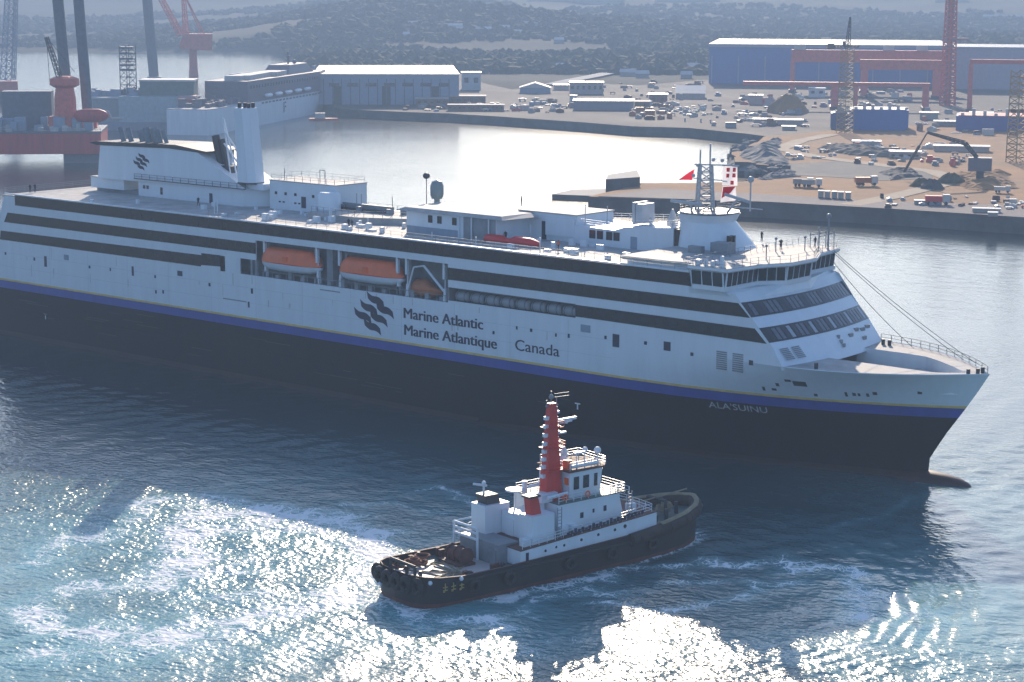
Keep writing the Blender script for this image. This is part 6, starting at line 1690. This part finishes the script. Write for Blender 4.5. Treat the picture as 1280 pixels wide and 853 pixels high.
for i in range(70):
    t = rr_.random(); u = 690+t*270; P = at(u, 158+t*13+rr_.uniform(-.6, .8), 0); P.z = rr_.uniform(-.2, 1.2); boulder(P, rr_.uniform(.9, 1.9), 'pale boulder along the waterline of the far breakwater', 'boulders along the far breakwater')

# ================================================================== PEOPLE on the ferry's decks
def person_mesh(name, pose):
    J = {'pelvis': (0, 0, .95), 'waist': (0, 0, 1.12), 'chest': (0, .01, 1.36), 'neck': (0, 0, 1.52), 'head': (0, .01, 1.62), 'crown': (0, .01, 1.74)}
    R_ = {'pelvis': (.15, .11), 'waist': (.14, .10), 'chest': (.18, .12), 'neck': (.06, .06), 'head': (.085, .10), 'crown': (.055, .07)}
    E_ = [('pelvis', 'waist'), ('waist', 'chest'), ('chest', 'neck'), ('neck', 'head'), ('head', 'crown')]
    for s, n in ((-1, 'l'), (1, 'r')):
        st = pose.get('stride', 0)*s
        J.update({n+'hip': (.10*s, 0, .88), n+'knee': (.11*s, .06+st*.5, .50), n+'ankle': (.11*s, st, .09), n+'toe': (.12*s, st+.16, .04)})
        R_.update({n+'hip': (.10, .10), n+'knee': (.065, .065), n+'ankle': (.05, .05), n+'toe': (.045, .035)})
        a = pose.get('arm'+n, (.05, .0))
        J.update({n+'sho': (.20*s, 0, 1.43), n+'elb': (.25*s, .02+a[1]*.4, 1.16+a[0]*.3), n+'wri': (.24*s-.08*s*(a[0] > .1), .10+a[1], .93+a[0]), n+'hand': (.23*s-.1*s*(a[0] > .1), .15+a[1], .85+a[0]*1.1)})
        R_.update({n+'sho': (.075, .075), n+'elb': (.05, .05), n+'wri': (.036, .036), n+'hand': (.045, .03)})
        E_ += [('pelvis', n+'hip'), (n+'hip', n+'knee'), (n+'knee', n+'ankle'), (n+'ankle', n+'toe'), ('chest', n+'sho'), (n+'sho', n+'elb'), (n+'elb', n+'wri'), (n+'wri', n+'hand')]
    keys = list(J); me = bpy.data.meshes.new(name); me.from_pydata([J[k] for k in keys], [(keys.index(a), keys.index(b)) for a, b in E_], []); me.update()
    o = bpy.data.objects.new(name, me); COL.objects.link(o)
    md = o.modifiers.new('skin', 'SKIN'); md.use_smooth_shade = True
    for i, k in enumerate(keys):
        sv = me.skin_vertices[0].data[i]; sv.radius = R_[k]; sv.use_root = (k == 'pelvis')
    sd = o.modifiers.new('sub', 'SUBSURF'); sd.levels = 1; sd.render_levels = 1
    dg = bpy.context.evaluated_depsgraph_get(); out = bpy.data.meshes.new_from_object(o.evaluated_get(dg)); bpy.data.objects.remove(o)
    out.name = name
    return out
def dress(me, jacket):
    m2 = me.copy(); m2.materials.clear()
    for m in (jacket, CLOTHN, SKIN, DARK): m2.materials.append(m)
    for p in m2.polygons:
        c = p.center
        p.material_index = 1 if c.z < .95 and abs(c.x) < .2 else 0
        if c.z > 1.53: p.material_index = 2 if (c.y > -.01 and c.z < 1.70) else 3
        if abs(c.x) > .17 and c.z < .93: p.material_index = 2
        if c.z < .1: p.material_index = 3
        p.use_smooth = True
    return m2
PM = [person_mesh('person', {}), person_mesh('person', {'stride': .22, 'arml': (.05, .12), 'armr': (.05, -.12)}), person_mesh('person', {'arml': (.25, .15), 'armr': (.25, .15)})]
CL = {'dark': CLOTHD, 'navy': CLOTHN, 'orange': CLOTHO}
PEOPLE = [
 (7, 238, 0, 'dark', 30, 'person in dark clothes standing at the stern corner of the ferry deck', None),
 (18, 238, 2, 'dark', 80, 'person in dark clothes leaning at the stern rail, second from the corner', None),
 (248, 258, 1, 'navy', 200, 'person in navy walking in front of the middle white house aft', None),
 (317, 250, 0, 'dark', 160, 'person in dark clothes standing at the foot of the tall exhaust tower', None),
 (421, 252, 2, 'dark', 90, 'person in dark clothes beside the round white tank', None),
 (436, 286, 0, 'dark', 10, 'left one of the two people in dark clothes standing together near the deck edge', None),
 (440, 287, 2, 'dark', 300, 'right one of the two people in dark clothes standing together near the deck edge', None),
 (632, 302, 0, 'dark', 200, 'person in dark clothes at the aft end of the red covered boat', None),
 (698, 314, 1, 'orange', 90, 'person in orange overalls forward of the red covered boat', None),
 (652, 258, 0, 'dark', 120, 'person in dark clothes on the roof beside the pale canopy', 31.75),
 (946, 294, 0, 'dark', 30, 'person in dark clothes on the bridge roof, nearest the mast house', 28.78),
 (976, 313, 2, 'dark', 220, 'person in dark clothes in the middle of the bridge roof', 28.78),
 (998, 295, 2, 'dark', 0, 'person in dark clothes at the far rail of the bridge roof', 28.78),
 (1023, 309, 1, 'dark', 90, 'person in dark clothes near the port wing mast on the bridge roof', 28.78),
]
for u, v, k, c, rz, lab, z in PEOPLE:
    P = at(u, v, z or 27.37)
    lo, hi = (151.0, 172.0) if z and z < 29 else (5.2, 163.0)                # keep the feet on the deck
    P.x = min(max(P.x, lo), hi); P.y = min(max(P.y, -13.2), 12.6)
    o = bpy.data.objects.new('person', dress(PM[k], CL[c])); COL.objects.link(o); o.location = P; o.rotation_euler = (0, 0, R(rz))
    tag(o, lab, 'person', 'people on the ferry decks')

# joined pieces too small to pick apart in the picture
for o in list(S.objects):
    if o.type == 'MESH' and o.parent and o.name.split('.')[0] in ('deck_rail', 'bow_rail', 'roof_rail', 'rail', 'rail_gear', 'recess_gear', 'platform_gear', 'roof_gear', 'deck_gear', 'rig_rail', 'wing_mast', 'signal_mast', 'roof_equipment', 'mast_bracket', 'masthead', 'stern_lettering', 'ladder', 'house_window', 'pipe_run', 'serif', 'flag_mark', 'wave_emblem', 'hawser_coil', 'bow_hawser', 'bitt', 'bow_bitt', 'radar', 'stay_wire', 'mooring_winch', 'deck_edge'):
        o['kind'] = 'stuff'

# ------------------------------------------------------------------ haze: the air over the whole harbour
hb = MB().box(-10500, 10500, -10500, 10500, -2.5, 235.0).build('haze', None)
hm = bpy.data.materials.new('haze_air'); hm.use_nodes = True
for nd_ in list(hm.node_tree.nodes):
    if nd_.type == 'BSDF_PRINCIPLED': hm.node_tree.nodes.remove(nd_)
pv = hm.node_tree.nodes.new('ShaderNodeVolumePrincipled')
pv.inputs['Color'].default_value = (0.58, 0.76, 1.0, 1)
pv.inputs['Density'].default_value = HAZE_DENSITY
pv.inputs['Anisotropy'].default_value = HAZE_ANISO
hm.node_tree.links.new(pv.outputs[0], hm.node_tree.nodes['Material Output'].inputs['Volume'])
hb.data.materials.append(hm)
tag(hb, kind='stuff')
